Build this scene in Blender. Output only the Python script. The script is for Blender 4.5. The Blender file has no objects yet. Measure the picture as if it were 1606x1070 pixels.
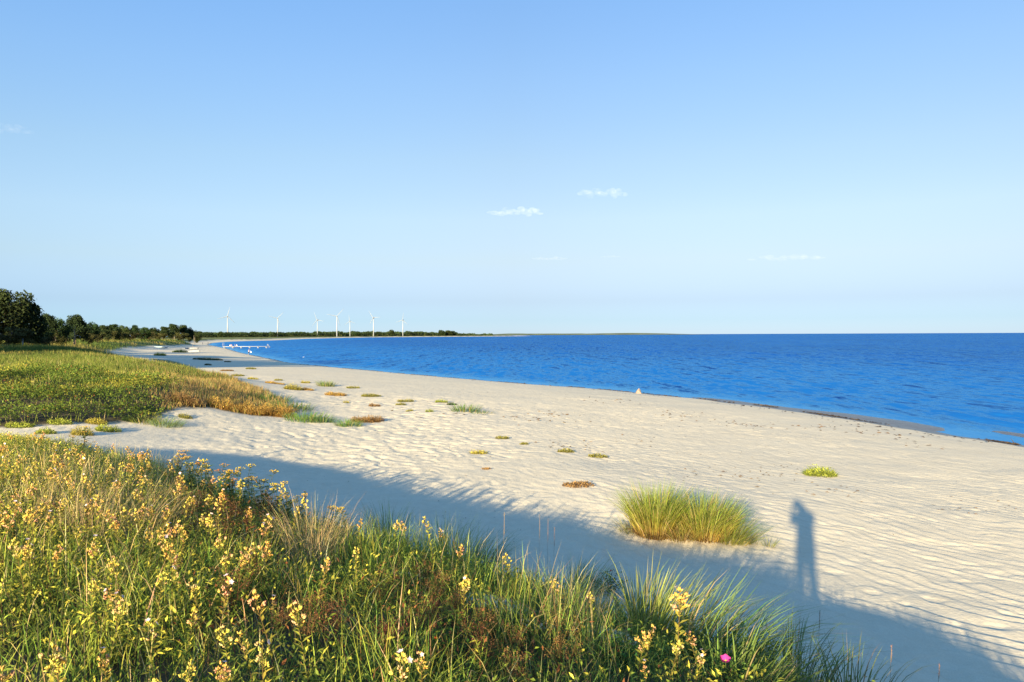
import bpy, math, random
import numpy as np
from mathutils import Matrix, Vector
rng = np.random.default_rng(7)
random.seed(7)
SC = bpy.context.scene
COL = SC.collection
R = math.radians

# ------------------------------------------------------------------ camera
ZC = 5.4                       # eye height above the sea, metres
FPX = 1160.0                   # focal length in photo pixels (1606 wide)
PITCH, ROLL = 9.7 / FPX, 0.0041
_f = Vector((0, math.cos(PITCH), -math.sin(PITCH)))
_r0 = Vector((1, 0, 0)); _u0 = _r0.cross(_f)
_r = _r0 * math.cos(ROLL) - _u0 * math.sin(ROLL)
_u = _u0 * math.cos(ROLL) + _r0 * math.sin(ROLL)
cam = bpy.data.cameras.new('camera')
cam.sensor_width = 36.0; cam.lens = FPX / 1606 * 36.0
cam.clip_start = 0.05; cam.clip_end = 200000
camo = bpy.data.objects.new('camera', cam); COL.objects.link(camo)
camo.matrix_world = Matrix(((_r.x, _u.x, -_f.x, 0), (_r.y, _u.y, -_f.y, 0), (_r.z, _u.z, -_f.z, ZC), (0, 0, 0, 1)))
SC.camera = camo

# ------------------------------------------------------------------ light
SUN_EL, SUN_AZ = R(12.0), R(21.0)         # light travels towards (sin AZ, cos AZ)
LX, LY = math.sin(SUN_AZ), math.cos(SUN_AZ)
world = bpy.data.worlds.new('World'); SC.world = world; world.use_nodes = True
wn = world.node_tree; wn.nodes.clear()
sky = wn.nodes.new('ShaderNodeTexSky'); sky.sky_type = 'NISHITA'; sky.sun_disc = False
sky.sun_elevation = SUN_EL; sky.sun_rotation = SUN_AZ + math.pi
sky.altitude = 0; sky.air_density = 1.0; sky.dust_density = 0.15; sky.ozone_density = 2.2
bg = wn.nodes.new('ShaderNodeBackground'); bg.inputs[1].default_value = 0.054
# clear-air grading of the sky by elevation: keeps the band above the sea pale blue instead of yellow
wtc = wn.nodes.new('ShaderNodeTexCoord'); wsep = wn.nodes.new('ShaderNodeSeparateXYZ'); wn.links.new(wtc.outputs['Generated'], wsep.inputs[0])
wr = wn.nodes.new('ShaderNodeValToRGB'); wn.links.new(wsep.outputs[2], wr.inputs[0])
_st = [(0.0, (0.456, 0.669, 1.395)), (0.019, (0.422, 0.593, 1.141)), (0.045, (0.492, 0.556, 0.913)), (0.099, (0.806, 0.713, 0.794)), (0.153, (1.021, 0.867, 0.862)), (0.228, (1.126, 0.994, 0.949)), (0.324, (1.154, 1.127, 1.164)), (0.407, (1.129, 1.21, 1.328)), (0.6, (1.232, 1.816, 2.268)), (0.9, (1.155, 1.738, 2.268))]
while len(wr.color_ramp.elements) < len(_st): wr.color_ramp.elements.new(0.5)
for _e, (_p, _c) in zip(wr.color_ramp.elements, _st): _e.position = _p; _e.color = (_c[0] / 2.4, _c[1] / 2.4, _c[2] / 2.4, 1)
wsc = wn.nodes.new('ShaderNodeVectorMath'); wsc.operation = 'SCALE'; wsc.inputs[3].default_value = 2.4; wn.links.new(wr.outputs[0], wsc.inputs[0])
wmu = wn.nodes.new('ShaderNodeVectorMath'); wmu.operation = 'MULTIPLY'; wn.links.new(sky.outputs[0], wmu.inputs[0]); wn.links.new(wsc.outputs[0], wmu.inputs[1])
wo = wn.nodes.new('ShaderNodeOutputWorld')
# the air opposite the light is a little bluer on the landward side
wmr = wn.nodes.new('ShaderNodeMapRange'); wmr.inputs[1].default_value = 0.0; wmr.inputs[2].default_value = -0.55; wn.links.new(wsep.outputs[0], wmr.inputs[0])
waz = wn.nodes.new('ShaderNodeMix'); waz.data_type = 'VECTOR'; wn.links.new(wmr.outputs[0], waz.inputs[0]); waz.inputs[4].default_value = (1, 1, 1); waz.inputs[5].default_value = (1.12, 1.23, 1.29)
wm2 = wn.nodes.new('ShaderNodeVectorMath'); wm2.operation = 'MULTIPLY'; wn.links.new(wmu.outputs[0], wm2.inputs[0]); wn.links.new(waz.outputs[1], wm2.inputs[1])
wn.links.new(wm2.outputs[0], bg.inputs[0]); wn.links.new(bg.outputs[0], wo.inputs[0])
sl = bpy.data.lights.new('sun', 'SUN'); sl.energy = 5.0; sl.angle = R(0.55); sl.color = (1.0, 0.84, 0.53)
so = bpy.data.objects.new('sun', sl); COL.objects.link(so)
so.rotation_euler = Vector((LX * math.cos(SUN_EL), LY * math.cos(SUN_EL), -math.sin(SUN_EL))).to_track_quat('-Z', 'Y').to_euler()
so.location = (0, 0, 40)
vs = SC.view_settings; vs.view_transform = 'Standard'; vs.look = 'None'; vs.exposure = 1.75; vs.gamma = 1.0
SC.cycles.max_bounces = 6; SC.cycles.transparent_max_bounces = 8; SC.cycles.use_denoising = True

# ------------------------------------------------------------------ helpers
def smooth(a, b, x):
    t = np.clip((np.asarray(x, float) - a) / (b - a), 0, 1)
    return t * t * (3 - 2 * t)

def _hash(ix, iy, seed):
    h = (ix.astype(np.int64) * 374761393 + iy.astype(np.int64) * 668265263 + seed * 1442695041) & 0xFFFFFFFF
    h = ((h ^ (h >> 13)) * 1274126177) & 0xFFFFFFFF
    h = ((h ^ (h >> 16)) * 2246822519) & 0xFFFFFFFF
    return ((h ^ (h >> 15)) & 0xFFFFFF) / float(0xFFFFFF)

def vnoise(x, y, seed=0):
    x = np.asarray(x, float); y = np.asarray(y, float)
    ix = np.floor(x); iy = np.floor(y); fx = x - ix; fy = y - iy
    ux = fx * fx * fx * (fx * (fx * 6 - 15) + 10); uy = fy * fy * fy * (fy * (fy * 6 - 15) + 10)
    a = _hash(ix, iy, seed); b = _hash(ix + 1, iy, seed); c = _hash(ix, iy + 1, seed); d = _hash(ix + 1, iy + 1, seed)
    return a + (b - a) * ux + (c - a) * uy + (a - b - c + d) * ux * uy      # 0..1

def fbm(x, y, seed=0, oct=3):
    s = 0; a = 0.5; n = 0
    for k in range(oct):
        s = s + a * (vnoise(x * 2 ** k, y * 2 ** k, seed + k * 17)); n += a; a *= 0.5
    return s / n

def ray(px, py):
    d = _f + _r * ((px - 803) / FPX) - _u * ((py - 535) / FPX)
    return d
def at(px, py, z=0.0):
    d = ray(px, py); t = (z - ZC) / d.z
    return (d.x * t, d.y * t)
def project(x, y, z):
    x = np.asarray(x, float); y = np.asarray(y, float); z = np.asarray(z, float) - ZC
    w = x * _f.x + y * _f.y + z * _f.z
    w = np.where(np.abs(w) < 1e-6, 1e-6, w)
    return (803 + FPX * (x * _r.x + y * _r.y + z * _r.z) / w, 535 - FPX * (x * _u.x + y * _u.y + z * _u.z) / w, w)

# ------------------------------------------------------------------ the lie of the land
SHORE_PX = [(1606, 699), (1500, 683), (1400, 668), (1300, 652), (1200, 638), (1100, 626), (1000, 616), (900, 607.5),
            (803, 600.5), (700, 592), (600, 583), (500, 574), (445, 568), (425, 563), (395, 557), (375, 552.5), (357, 547),
            (340, 543.5), (327, 541), (333, 538.3), (350, 536.7), (367, 535.7), (400, 534.8), (430, 534.0), (480, 531.6),
            (540, 530.0), (600, 529.1), (700, 528.3), (790, 527.6)]
SHORE = [at(a, b, 0) for a, b in SHORE_PX]
a0, a1 = SHORE[0], SHORE[3]
SHORE = [(a0[0] + 1.6 * (a0[0] - a1[0]) * 3, a0[1] + 1.6 * (a0[1] - a1[1]) * 3)] + SHORE
tip = SHORE[-1]
SHORE = SHORE + [(tip[0] + 60, tip[1] + 120), (tip[0] - 150, tip[1] + 400), (tip[0] - 1500, tip[1] + 900), (tip[0] - 6000, tip[1] + 1200)]
POLY = np.array(SHORE + [(-12000, -4000), (400, -4000)])
SHORE = np.array(SHORE)

def inside(x, y, P):
    c = np.zeros(x.shape, bool); n = len(P); j = n - 1
    for i in range(n):
        xi, yi = P[i]; xj, yj = P[j]
        m = ((yi > y) != (yj > y))
        if yi != yj:
            c ^= m & (x < (xj - xi) * (y - yi) / (yj - yi) + xi)
        j = i
    return c
def segdist(x, y, P):
    d = np.full(x.shape, 1e18)
    for i in range(len(P) - 1):
        ax, ay = P[i]; bx, by = P[i + 1]
        dx, dy = bx - ax, by - ay
        t = np.clip(((x - ax) * dx + (y - ay) * dy) / (dx * dx + dy * dy), 0, 1)
        d = np.minimum(d, (x - ax - t * dx) ** 2 + (y - ay - t * dy) ** 2)
    return np.sqrt(d)
def shore_s(x, y):                       # metres inland of the water's edge (negative: at sea)
    x = np.asarray(x, float); y = np.asarray(y, float)
    d = segdist(x, y, SHORE)
    s = np.where(inside(x, y, POLY), d, -d)
    near = 1 - smooth(60, 160, np.hypot(x, y))
    return s + near * (0.7 * (fbm(x * 0.25, y * 0.25, 5) - 0.5) + 0.3 * (fbm(x * 0.9, y * 0.9, 9) - 0.5))

BX = np.array([-400, -60, -20, -6, -3.4, -3.0, -2.2, -1.5, -1.2, -0.4, 0, 1.5, 5, 12, 25, 32, 60])
BZ = np.array([-6., -3, -1.2, -.35, -.12, -.1, -.1, -.1, -.08, -.05, 0.0, .14, .42, .8, 1.3, 1.42, 1.55])
def beach(s, x, y):
    z = np.interp(s, BX, BZ)
    # low wet bars just off the edge, towards the right of the picture
    al = (x * 0.54 - y * 0.84)           # along the shore
    nz = 0.5 * (vnoise(al * 0.35, al * 0 + .5, 21) - .5)
    A = smooth(-52, -40, al) * (1 - smooth(-22.5, -19.8, al)); wA = 0.5 + 0.8 * smooth(-46, -28, al)
    B = smooth(-21.5, -19, al)
    return z + A * 0.13 * np.exp(-((s + 0.9 + .5 * smooth(-40, -26, al) + nz) / wA) ** 2) + B * 0.16 * np.exp(-((s + 3.3 + nz) / 1.0) ** 2)

# control points of the near dunes: x, y, height (metres above the sea)
CP = [(0, 0, 3.75), (0, -6, 3.8), (-4, 0, 3.8), (-8, 4, 3.7), (-14, 8, 3.6), (-20, 10, 3.6), (-30, 10, 3.7), (-15, -10, 3.8), (-40, -10, 3.8), (0, -25, 3.8),
      (2.4, 1.8, 3.25), (2, -3, 3.5), (3.7, 3.2, 2.52), (3.4, 5.4, 2.3), (5, 4, 1.75), (6.2, 5, 1.4), (4.9, 7.5, 1.5), (5.5, 0, 1.8), (7.2, 0, 1.4), (6, -6, 1.9), (8.5, -6, 1.4), (9, -25, 1.5),
      (1.7, 6, 2.6), (2.35, 5.0, 2.66), (2.8, 7.8, 1.9), (3.7, 9.2, 1.42), (0, 4.5, 2.98), (0, 8, 2.55), (0, 9.6, 2.1), (0, 11.6, 1.45), (1.4, 8, 2.15), (1.6, 10.5, 1.42),
      (-2, 10, 2.5), (-2, 12.9, 1.55), (-3.3, 10, 2.75), (-4, 13, 2.1), (-4, 15.2, 1.55), (-5, 8, 3.2), (-7.5, 14, 2.85), (-7, 17, 2.0), (-6.5, 18.7, 1.6),
      (-12, 17.5, 2.9), (-11, 20.6, 2.0), (-10, 22.5, 1.7), (-18, 18.5, 2.95), (-18, 21.5, 2.3), (-30, 18, 3.0),
      (-16, 23.5, 2.2), (-22, 24.5, 2.4), (-10, 25, 1.75), (-34, 24, 2.6),
      (-18, 27, 2.35), (-14, 29.5, 1.95), (-20, 31, 2.9), (-21, 35, 3.25), (-16, 34, 2.75), (-30, 34, 3.4), (-27, 28, 2.9), (-40, 34, 3.6), (-11, 34.5, 1.6), (-12.8, 36, 1.85),
      (-16, 39, 2.3), (-19, 44, 2.55), (-12, 41, 1.6), (-14.5, 47, 1.6), (-28, 44, 3.1), (-28, 55, 2.8), (-36, 50, 3.3), (-22, 60, 1.9), (-45, 60, 3.6), (-60, 30, 3.8), (-60, 60, 3.8),
      (12, 0, None), (12, 8, None), (10, 14, None), (4, 15, None), (0, 17, None), (-3, 20, None), (-6, 26, None), (-6, 34, None), (-2, 28, None), (4, 24, None), (14, 22, None),
      (-8, 45, None), (0, 45, None), (-10, 55, None), (-15, 60, None), (15, -10, None), (20, -30, None), (10, 35, None)]
cpx = np.array([c[0] for c in CP], float); cpy = np.array([c[1] for c in CP], float)
_s = shore_s(cpx, cpy); _b = beach(_s, cpx, cpy)
cpe = np.array([0 if c[2] is None else c[2] - b for c, b in zip(CP, _b)])
def _tps(r2): return np.where(r2 > 0, 0.5 * r2 * np.log(r2 + 1e-12), 0)
_n = len(CP)
_A = np.zeros((_n + 3, _n + 3)); _A[:_n, :_n] = _tps((cpx[:, None] - cpx) ** 2 + (cpy[:, None] - cpy) ** 2) + np.eye(_n) * 0.6
_A[:_n, _n:] = np.stack([np.ones(_n), cpx, cpy], 1); _A[_n:, :_n] = _A[:_n, _n:].T
_w = np.linalg.solve(_A, np.concatenate([cpe, np.zeros(3)]))
def rbf(x, y):
    sh = x.shape; x = x.ravel(); y = y.ravel(); o = np.empty_like(x)
    for i in range(0, len(x), 40000):
        xs, ys = x[i:i + 40000], y[i:i + 40000]
        o[i:i + 40000] = _tps((xs[:, None] - cpx) ** 2 + (ys[:, None] - cpy) ** 2) @ _w[:_n] + _w[_n] + _w[_n + 1] * xs + _w[_n + 2] * ys
    return o.reshape(sh)

def land(x, y, detail=True):
    x = np.asarray(x, float); y = np.asarray(y, float)
    s = shore_s(x, y); b = beach(s, x, y)
    d = np.hypot(x, y)
    st_ = 27 - 17 * smooth(210, 380, d) + 8 * (fbm(x / 40, y / 40, 33) - .5)
    far = 2.15 * smooth(st_, st_ + 16 - 5 * smooth(210, 380, d), s) + 0.7 * (fbm(x / 16, y / 16, 31) - 0.5) * smooth(30, 46, s)
    far = far * (1 - 0.35 * smooth(300, 900, d))
    wf = np.maximum(smooth(48, 66, y), np.maximum(smooth(-45, -62, x), smooth(-16, -30, y)))
    e = np.zeros_like(x)
    m = wf < 1
    if m.any(): e[m] = np.maximum(rbf(x[m], y[m]), 0)
    e = e * (1 - wf) + far * wf
    z = b + e
    veg = smooth(0.12, 0.4, e) * (1 - smooth(0, 1, 0 * e))
    if detail:
        near = 1 - smooth(70, 120, d)
        z = z + near * smooth(1, 6, s) * (0.045 * (fbm(x / 2.2, y / 2.2, 41) - 0.5) + 0.10 * (fbm(x / 7, y / 7, 43) - 0.5))
        # hummock under the big double tussock
        z = z + 0.12 * np.exp(-(((x - TUS[0]) / 1.2) ** 2 + ((y - TUS[1]) / 0.8) ** 2))
    return z, s, e
TUS = at(1082, 836, 1.35)

# wind ripples and foot-trodden sand (heights in metres)
def ripples(x, y, s, e):
    wx = x + 0.55 * (fbm(x / 1.3, y / 1.3, 51) - .5) * 2 + 1.2 * (fbm(x / 5, y / 5, 57) - .5); wy = y + 0.55 * (fbm(x / 1.3, y / 1.3, 53) - .5) * 2
    nx, ny = 0.78, 0.63
    u = (wx * nx + wy * ny) / 0.36
    ph = u - np.floor(u)
    saw = np.where(ph < 0.88, ph / 0.88, (1 - ph) / 0.12)
    saw = saw ** 1.08
    v = (-wx * ny + wy * nx)
    amp = smooth(0.3, 0.72, fbm(x / 0.9 + 7, y / 0.9, 61, 2)) * 0.6 + 0.4 * smooth(.35, .65, vnoise(v / 0.9, np.floor(u) * 3.7, 63))
    big = smooth(0.25, 0.6, fbm(x / 9, y / 9, 67, 2))
    g = smooth(5, 12, s) * (0.45 + 0.55 * big)
    rp = 0.040 * (saw - 0.5) * (.35 + .65 * amp)
    pits = -0.022 * smooth(0.66, 0.86, vnoise(x / 0.26, y / 0.26, 71)) * smooth(0.3, 0.6, fbm(x / 4, y / 4, 73))
    lump = 0.02 * (fbm(x / 0.5, y / 0.5, 77, 2) - 0.5)
    zone = smooth(6, -3, x + .05 * y) * smooth(11, 15, y)
    un = wx * nx + wy * ny; vn = -wx * ny + wy * nx
    pits = pits - zone * (.038 * smooth(.70, .82, vnoise(un / .24, vn / .5, 79)) + .022 * smooth(.62, .8, vnoise(un / .17 + 9, vn / .3, 83)))
    rp = rp * (1 - .55 * zone * smooth(14, 19, y))
    trod = smooth(7.0, 4.5, x + .71 * (y - 8.8)) * smooth(26, 16, y)
    pits = pits - 0.055 * trod * smooth(.60, .80, vnoise(x / .48, y / .42, 87)) + .03 * trod * smooth(.55, .8, vnoise(x / .5 + .45, y / .45, 87))
    fade = 1 - smooth(40, 75, np.hypot(x, y))
    return (rp * g + (pits + lump) * g) * fade * (1 - 0.6 * smooth(0.15, 0.5, e))

# ------------------------------------------------------------------ materials
def new_mat(name):
    m = bpy.data.materials.new(name); m.use_nodes = True
    nt = m.node_tree; nt.nodes.clear()
    out = nt.nodes.new('ShaderNodeOutputMaterial')
    return m, nt, out
def node(nt, t, **kw):
    n = nt.nodes.new(t)
    for k, v in kw.items():
        if hasattr(n, k): setattr(n, k, v)
    return n
def L(nt, a, b): nt.links.new(a, b)
def noise(nt, vec, scale, detail=3, rough=0.55):
    n = nt.nodes.new('ShaderNodeTexNoise'); n.inputs['Scale'].default_value = scale; n.inputs['Detail'].default_value = detail; n.inputs['Roughness'].default_value = rough
    if vec is not None: nt.links.new(vec, n.inputs['Vector'])
    return n
def ramp(nt, fac, stops):
    r = nt.nodes.new('ShaderNodeValToRGB'); el = r.color_ramp.elements
    while len(el) < len(stops): el.new(0.5)
    for e, (p, c) in zip(el, stops):
        e.position = p; e.color = (*c, 1) if len(c) == 3 else c
    if fac is not None: nt.links.new(fac, r.inputs[0])
    return r
def mix(nt, fac, a, b, blend='MIX'):
    n = nt.nodes.new('ShaderNodeMix'); n.data_type = 'RGBA'; n.blend_type = blend
    for sock, v in ((n.inputs[0], fac), (n.inputs[6], a), (n.inputs[7], b)):
        if hasattr(v, 'is_linked') or isinstance(v, bpy.types.NodeSocket): nt.links.new(v, sock)
        elif isinstance(v, (int, float)): sock.default_value = v
        else: sock.default_value = (*v, 1)
    return n.outputs[2]
def math_(nt, op, a, b=0.0, c=None):
    n = nt.nodes.new('ShaderNodeMath'); n.operation = op
    for i, v in enumerate((a, b) if c is None else (a, b, c)):
        if isinstance(v, bpy.types.NodeSocket): nt.links.new(v, n.inputs[i])
        else: n.inputs[i].default_value = v
    return n.outputs[0]
def principled(nt, out, base, rough=0.7, spec=0.3, normal=None, metallic=0):
    p = nt.nodes.new('ShaderNodeBsdfPrincipled')
    for k, v in (('Base Color', base), ('Roughness', rough), ('Specular IOR Level', spec), ('Metallic', metallic), ('Normal', normal)):
        if v is None: continue
        if isinstance(v, bpy.types.NodeSocket): nt.links.new(v, p.inputs[k])
        elif isinstance(v, tuple): p.inputs[k].default_value = (*v, 1)
        else: p.inputs[k].default_value = v
    nt.links.new(p.outputs[0], out.inputs[0])
    return p

def mat_ground():
    m, nt, out = new_mat('sand_ground')
    tc = node(nt, 'ShaderNodeTexCoord'); P = tc.outputs['Object']
    sep = node(nt, 'ShaderNodeSeparateXYZ'); L(nt, P, sep.inputs[0])
    n1 = noise(nt, P, 0.35, 4); n2 = noise(nt, P, 3.0, 5, 0.65); n3 = noise(nt, P, 60, 3, 0.7)
    c = ramp(nt, n1.outputs[0], [(0.3, (.63, .53, .36)), (0.7, (.695, .595, .415))]).outputs[0]
    c = mix(nt, 0.5, c, ramp(nt, n2.outputs[0], [(0.3, (.59, .49, .328)), (0.7, (.725, .625, .445))]).outputs[0])
    c = mix(nt, 0.25, c, ramp(nt, n3.outputs[0], [(0.35, (.47, .39, .285)), (0.65, (.79, .695, .54))]).outputs[0])
    # wet sand near the water line
    wet = node(nt, 'ShaderNodeMapRange'); wet.inputs[1].default_value = 0.13; wet.inputs[2].default_value = 0.09
    nw = noise(nt, P, 0.8, 3)
    L(nt, math_(nt, 'ADD', sep.outputs[2], math_(nt, 'MULTIPLY', math_(nt, 'SUBTRACT', nw.outputs[0], 0.5), 0.06)), wet.inputs[0])
    cw = ramp(nt, n2.outputs[0], [(0.3, (.075, .064, .058)), (0.7, (.115, .10, .09))]).outputs[0]
    c = mix(nt, wet.outputs[0], c, cw)
    # dune soil, litter and far turf where plants grow
    a = node(nt, 'ShaderNodeAttribute'); a.attribute_name = 'veg'
    ns = noise(nt, P, 1.3, 5, 0.6)
    soil = ramp(nt, ns.outputs[0], [(0.3, (.045, .038, .022)), (0.5, (.075, .062, .036)), (0.72, (.14, .11, .065))]).outputs[0]
    far = node(nt, 'ShaderNodeAttribute'); far.attribute_name = 'turf'
    nf = noise(nt, P, 0.05, 6, 0.65)
    turf = ramp(nt, nf.outputs[0], [(0.3, (.075, .10, .03)), (0.5, (.14, .16, .05)), (0.68, (.26, .22, .10))]).outputs[0]
    soil = mix(nt, far.outputs['Fac'], soil, turf)
    c = mix(nt, a.outputs['Fac'], c, soil)
    b = node(nt, 'ShaderNodeBump'); b.inputs['Strength'].default_value = 0.35; b.inputs['Distance'].default_value = 0.03
    nb = noise(nt, P, 14, 4, 0.6); L(nt, nb.outputs[0], b.inputs['Height'])
    b2 = node(nt, 'ShaderNodeBump'); b2.inputs['Strength'].default_value = 0.22; b2.inputs['Distance'].default_value = 0.12
    mp = node(nt, 'ShaderNodeMapping'); mp.inputs['Rotation'].default_value = (0, 0, R(38.9)); mp.inputs['Scale'].default_value = (2.6, 0.8, 1)
    L(nt, P, mp.inputs[0]); nb2 = noise(nt, mp.outputs[0], 1.0, 3, 0.6); L(nt, nb2.outputs[0], b2.inputs['Height']); L(nt, b.outputs[0], b2.inputs['Normal'])
    ro = node(nt, 'ShaderNodeMapRange'); ro.inputs[3].default_value = 0.95; ro.inputs[4].default_value = 0.3; L(nt, wet.outputs[0], ro.inputs[0])
    sp = node(nt, 'ShaderNodeMapRange'); sp.inputs[3].default_value = 0.05; sp.inputs[4].default_value = 0.12; L(nt, wet.outputs[0], sp.inputs[0])
    principled(nt, out, c, ro.outputs[0], sp.outputs[0], b2.outputs[0])
    return m

def mat_sea():
    m, nt, out = new_mat('sea_water')
    tc = node(nt, 'ShaderNodeTexCoord'); P = tc.outputs['Object']
    def wave(scale, stretch, rot):
        mp = node(nt, 'ShaderNodeMapping'); mp.inputs['Rotation'].default_value = (0, 0, R(rot)); mp.inputs['Scale'].default_value = (scale, scale * stretch, scale)
        L(nt, P, mp.inputs[0]); return noise(nt, mp.outputs[0], 1.0, 3, 0.6)
    acc = None
    calm = node(nt, 'ShaderNodeAttribute'); calm.attribute_name = 'calm'
    for scale, st, rot, k in ((2.6, .6, 20, .30), (1.3, .5, 8, .5), (0.9, .25, -6, .8), (0.5, .12, 4, .6), (0.22, .05, -3, .34)):
        n = wave(scale, st, rot)
        v = node(nt, 'ShaderNodeVectorMath'); v.operation = 'SUBTRACT'; L(nt, n.outputs['Color'], v.inputs[0]); v.inputs[1].default_value = (.5, .5, .5)
        s = node(nt, 'ShaderNodeVectorMath'); s.operation = 'SCALE'; L(nt, v.outputs[0], s.inputs[0]); s.inputs[3].default_value = k
        if acc is None: acc = s.outputs[0]
        else:
            ad = node(nt, 'ShaderNodeVectorMath'); ad.operation = 'ADD'; L(nt, acc, ad.inputs[0]); L(nt, s.outputs[0], ad.inputs[1]); acc = ad.outputs[0]
    fl = node(nt, 'ShaderNodeVectorMath'); fl.operation = 'MULTIPLY'; L(nt, acc, fl.inputs[0]); fl.inputs[1].default_value = (1.6, 1.6, 0)
    sc = node(nt, 'ShaderNodeVectorMath'); sc.operation = 'SCALE'; L(nt, fl.outputs[0], sc.inputs[0]); L(nt, math_(nt, 'SUBTRACT', 1.0, calm.outputs['Fac']), sc.inputs[3])
    up = node(nt, 'ShaderNodeVectorMath'); up.operation = 'ADD'; L(nt, sc.outputs[0], up.inputs[0]); up.inputs[1].default_value = (0, 0, 1)
    nm = node(nt, 'ShaderNodeVectorMath'); nm.operation = 'NORMALIZE'; L(nt, up.outputs[0], nm.inputs[0])
    n4 = wave(0.012, .35, 20)
    c = ramp(nt, n4.outputs[0], [(0.3, (.002, .046, .235)), (0.7, (.004, .066, .30))]).outputs[0]
    off = node(nt, 'ShaderNodeAttribute'); off.attribute_name = 'inshore'
    c = mix(nt, off.outputs['Fac'], c, (.010, .125, .38))
    shal = node(nt, 'ShaderNodeAttribute'); shal.attribute_name = 'shallow'
    c = mix(nt, shal.outputs['Fac'], c, (.05, .20, .40))
    df = node(nt, 'ShaderNodeBsdfDiffuse'); L(nt, c, df.inputs[0])
    gl = node(nt, 'ShaderNodeBsdfGlossy'); gl.inputs['Color'].default_value = (.30, .70, 1.0, 1); gl.inputs['Roughness'].default_value = 0.15; L(nt, nm.outputs[0], gl.inputs['Normal'])
    dh = node(nt, 'ShaderNodeVectorMath'); dh.operation = 'MULTIPLY_ADD'; L(nt, sc.outputs[0], dh.inputs[0]); dh.inputs[1].default_value = (.55, .55, 0); dh.inputs[2].default_value = (0, 0, 1)
    dn = node(nt, 'ShaderNodeVectorMath'); dn.operation = 'NORMALIZE'; L(nt, dh.outputs[0], dn.inputs[0]); L(nt, dn.outputs[0], df.inputs['Normal'])
    lw = node(nt, 'ShaderNodeLayerWeight'); L(nt, nm.outputs[0], lw.inputs['Normal'])
    fr = math_(nt, 'POWER', lw.outputs['Facing'], 5.0)
    kk = math_(nt, 'MULTIPLY_ADD', calm.outputs['Fac'], 0.2, 0.46)
    fac = math_(nt, 'MULTIPLY_ADD', fr, kk, 0.02)
    ms = node(nt, 'ShaderNodeMixShader'); L(nt, fac, ms.inputs[0]); L(nt, df.outputs[0], ms.inputs[1]); L(nt, gl.outputs[0], ms.inputs[2]); L(nt, ms.outputs[0], out.inputs[0])
    return m

# ------------------------------------------------------------------ mesh plumbing
def tag(o, label=None, cat=None, group=None, kind=None):
    if label: o['label'] = label
    if cat: o['category'] = cat
    if group: o['group'] = group
    if kind: o['kind'] = kind
    return o
def link(name, me, mat=None, parent=None, loc=None):
    if mat is not None and not len(me.materials): me.materials.append(mat)
    o = bpy.data.objects.new(name, me); COL.objects.link(o)
    if parent is not None: o.parent = parent
    if loc is not None: o.location = loc
    return o
def np_mesh(name, V, quads=None, tris=None, col=None, smooth_=False):
    me = bpy.data.meshes.new(name)
    V = np.asarray(V, np.float32)
    quads = np.zeros((0, 4), np.int32) if quads is None else np.asarray(quads, np.int32)
    tris = np.zeros((0, 3), np.int32) if tris is None else np.asarray(tris, np.int32)
    me.vertices.add(len(V)); me.vertices.foreach_set('co', V.ravel())
    nl = quads.size + tris.size; npoly = len(quads) + len(tris)
    me.loops.add(nl); me.polygons.add(npoly)
    me.loops.foreach_set('vertex_index', np.concatenate([quads.ravel(), tris.ravel()]).astype(np.int32))
    me.polygons.foreach_set('loop_start', np.concatenate([np.arange(len(quads)) * 4, quads.size + np.arange(len(tris)) * 3]).astype(np.int32))
    if smooth_: me.polygons.foreach_set('use_smooth', np.ones(npoly, bool))
    me.update(calc_edges=True)
    if col is not None:
        a = me.color_attributes.new('Col', 'FLOAT_COLOR', 'POINT')
        a.data.foreach_set('color', np.concatenate([np.asarray(col, np.float32), np.ones((len(V), 1), np.float32)], 1).ravel())
    return me
def fattr(me, name, v):
    a = me.attributes.new(name, 'FLOAT', 'POINT'); a.data.foreach_set('value', np.asarray(v, np.float32))

# ------------------------------------------------------------------ ground and sea: sheets that get finer towards the viewer
def fan(angles, radii):
    A, RR = np.meshgrid(angles, radii)
    x = RR * np.sin(A); y = RR * np.cos(A)
    nr, na = x.shape
    i = np.arange(nr - 1)[:, None] * na + np.arange(na - 1)[None, :]
    q = np.stack([i, i + 1, i + na + 1, i + na], -1).reshape(-1, 4)
    return x.ravel(), y.ravel(), q
AN = np.concatenate([np.arange(-180, -50, 2.0), np.arange(-50, 50, 0.17), np.arange(50, 180.1, 2.0)]) * math.pi / 180
rr = [0.3]
while rr[-1] < 9000:
    r = rr[-1]
    if r < 3: st = 0.15
    elif r < 46: st = min(0.0036 * r, 0.11)
    else: st = min(0.016 * r, 0.115 + (r - 46) * 0.02)
    rr.append(r + st)
gx, gy, gq = fan(AN, np.array(rr))
gz, gs, ge = land(gx, gy)
gz = gz + ripples(gx, gy, gs, ge)
gm = np_mesh('beach', np.stack([gx, gy, gz], 1), gq, smooth_=True)
dist = np.hypot(gx, gy)
fattr(gm, 'turf', smooth(40, 80, dist))
M_GROUND = mat_ground(); M_SEA = mat_sea()
tag(link('beach', gm, M_GROUND), kind='structure')
ra = np.concatenate([np.geomspace(14, 400, 190), np.geomspace(430, 60000, 60)])
wx, wy, wq = fan(np.arange(-75, 115.1, 0.5) * math.pi / 180, ra)
ws = shore_s(wx, wy)
wm = np_mesh('sea', np.stack([wx, wy, 0 * wx], 1), wq, smooth_=True)
fattr(wm, 'calm', 0.85 * smooth(-4.2, -2.0, ws)); fattr(wm, 'inshore', .9 * smooth(-130, -8, ws)); fattr(wm, 'shallow', smooth(-9, -1, ws) * .6)
tag(link('sea', wm, M_SEA), kind='structure')
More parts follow.
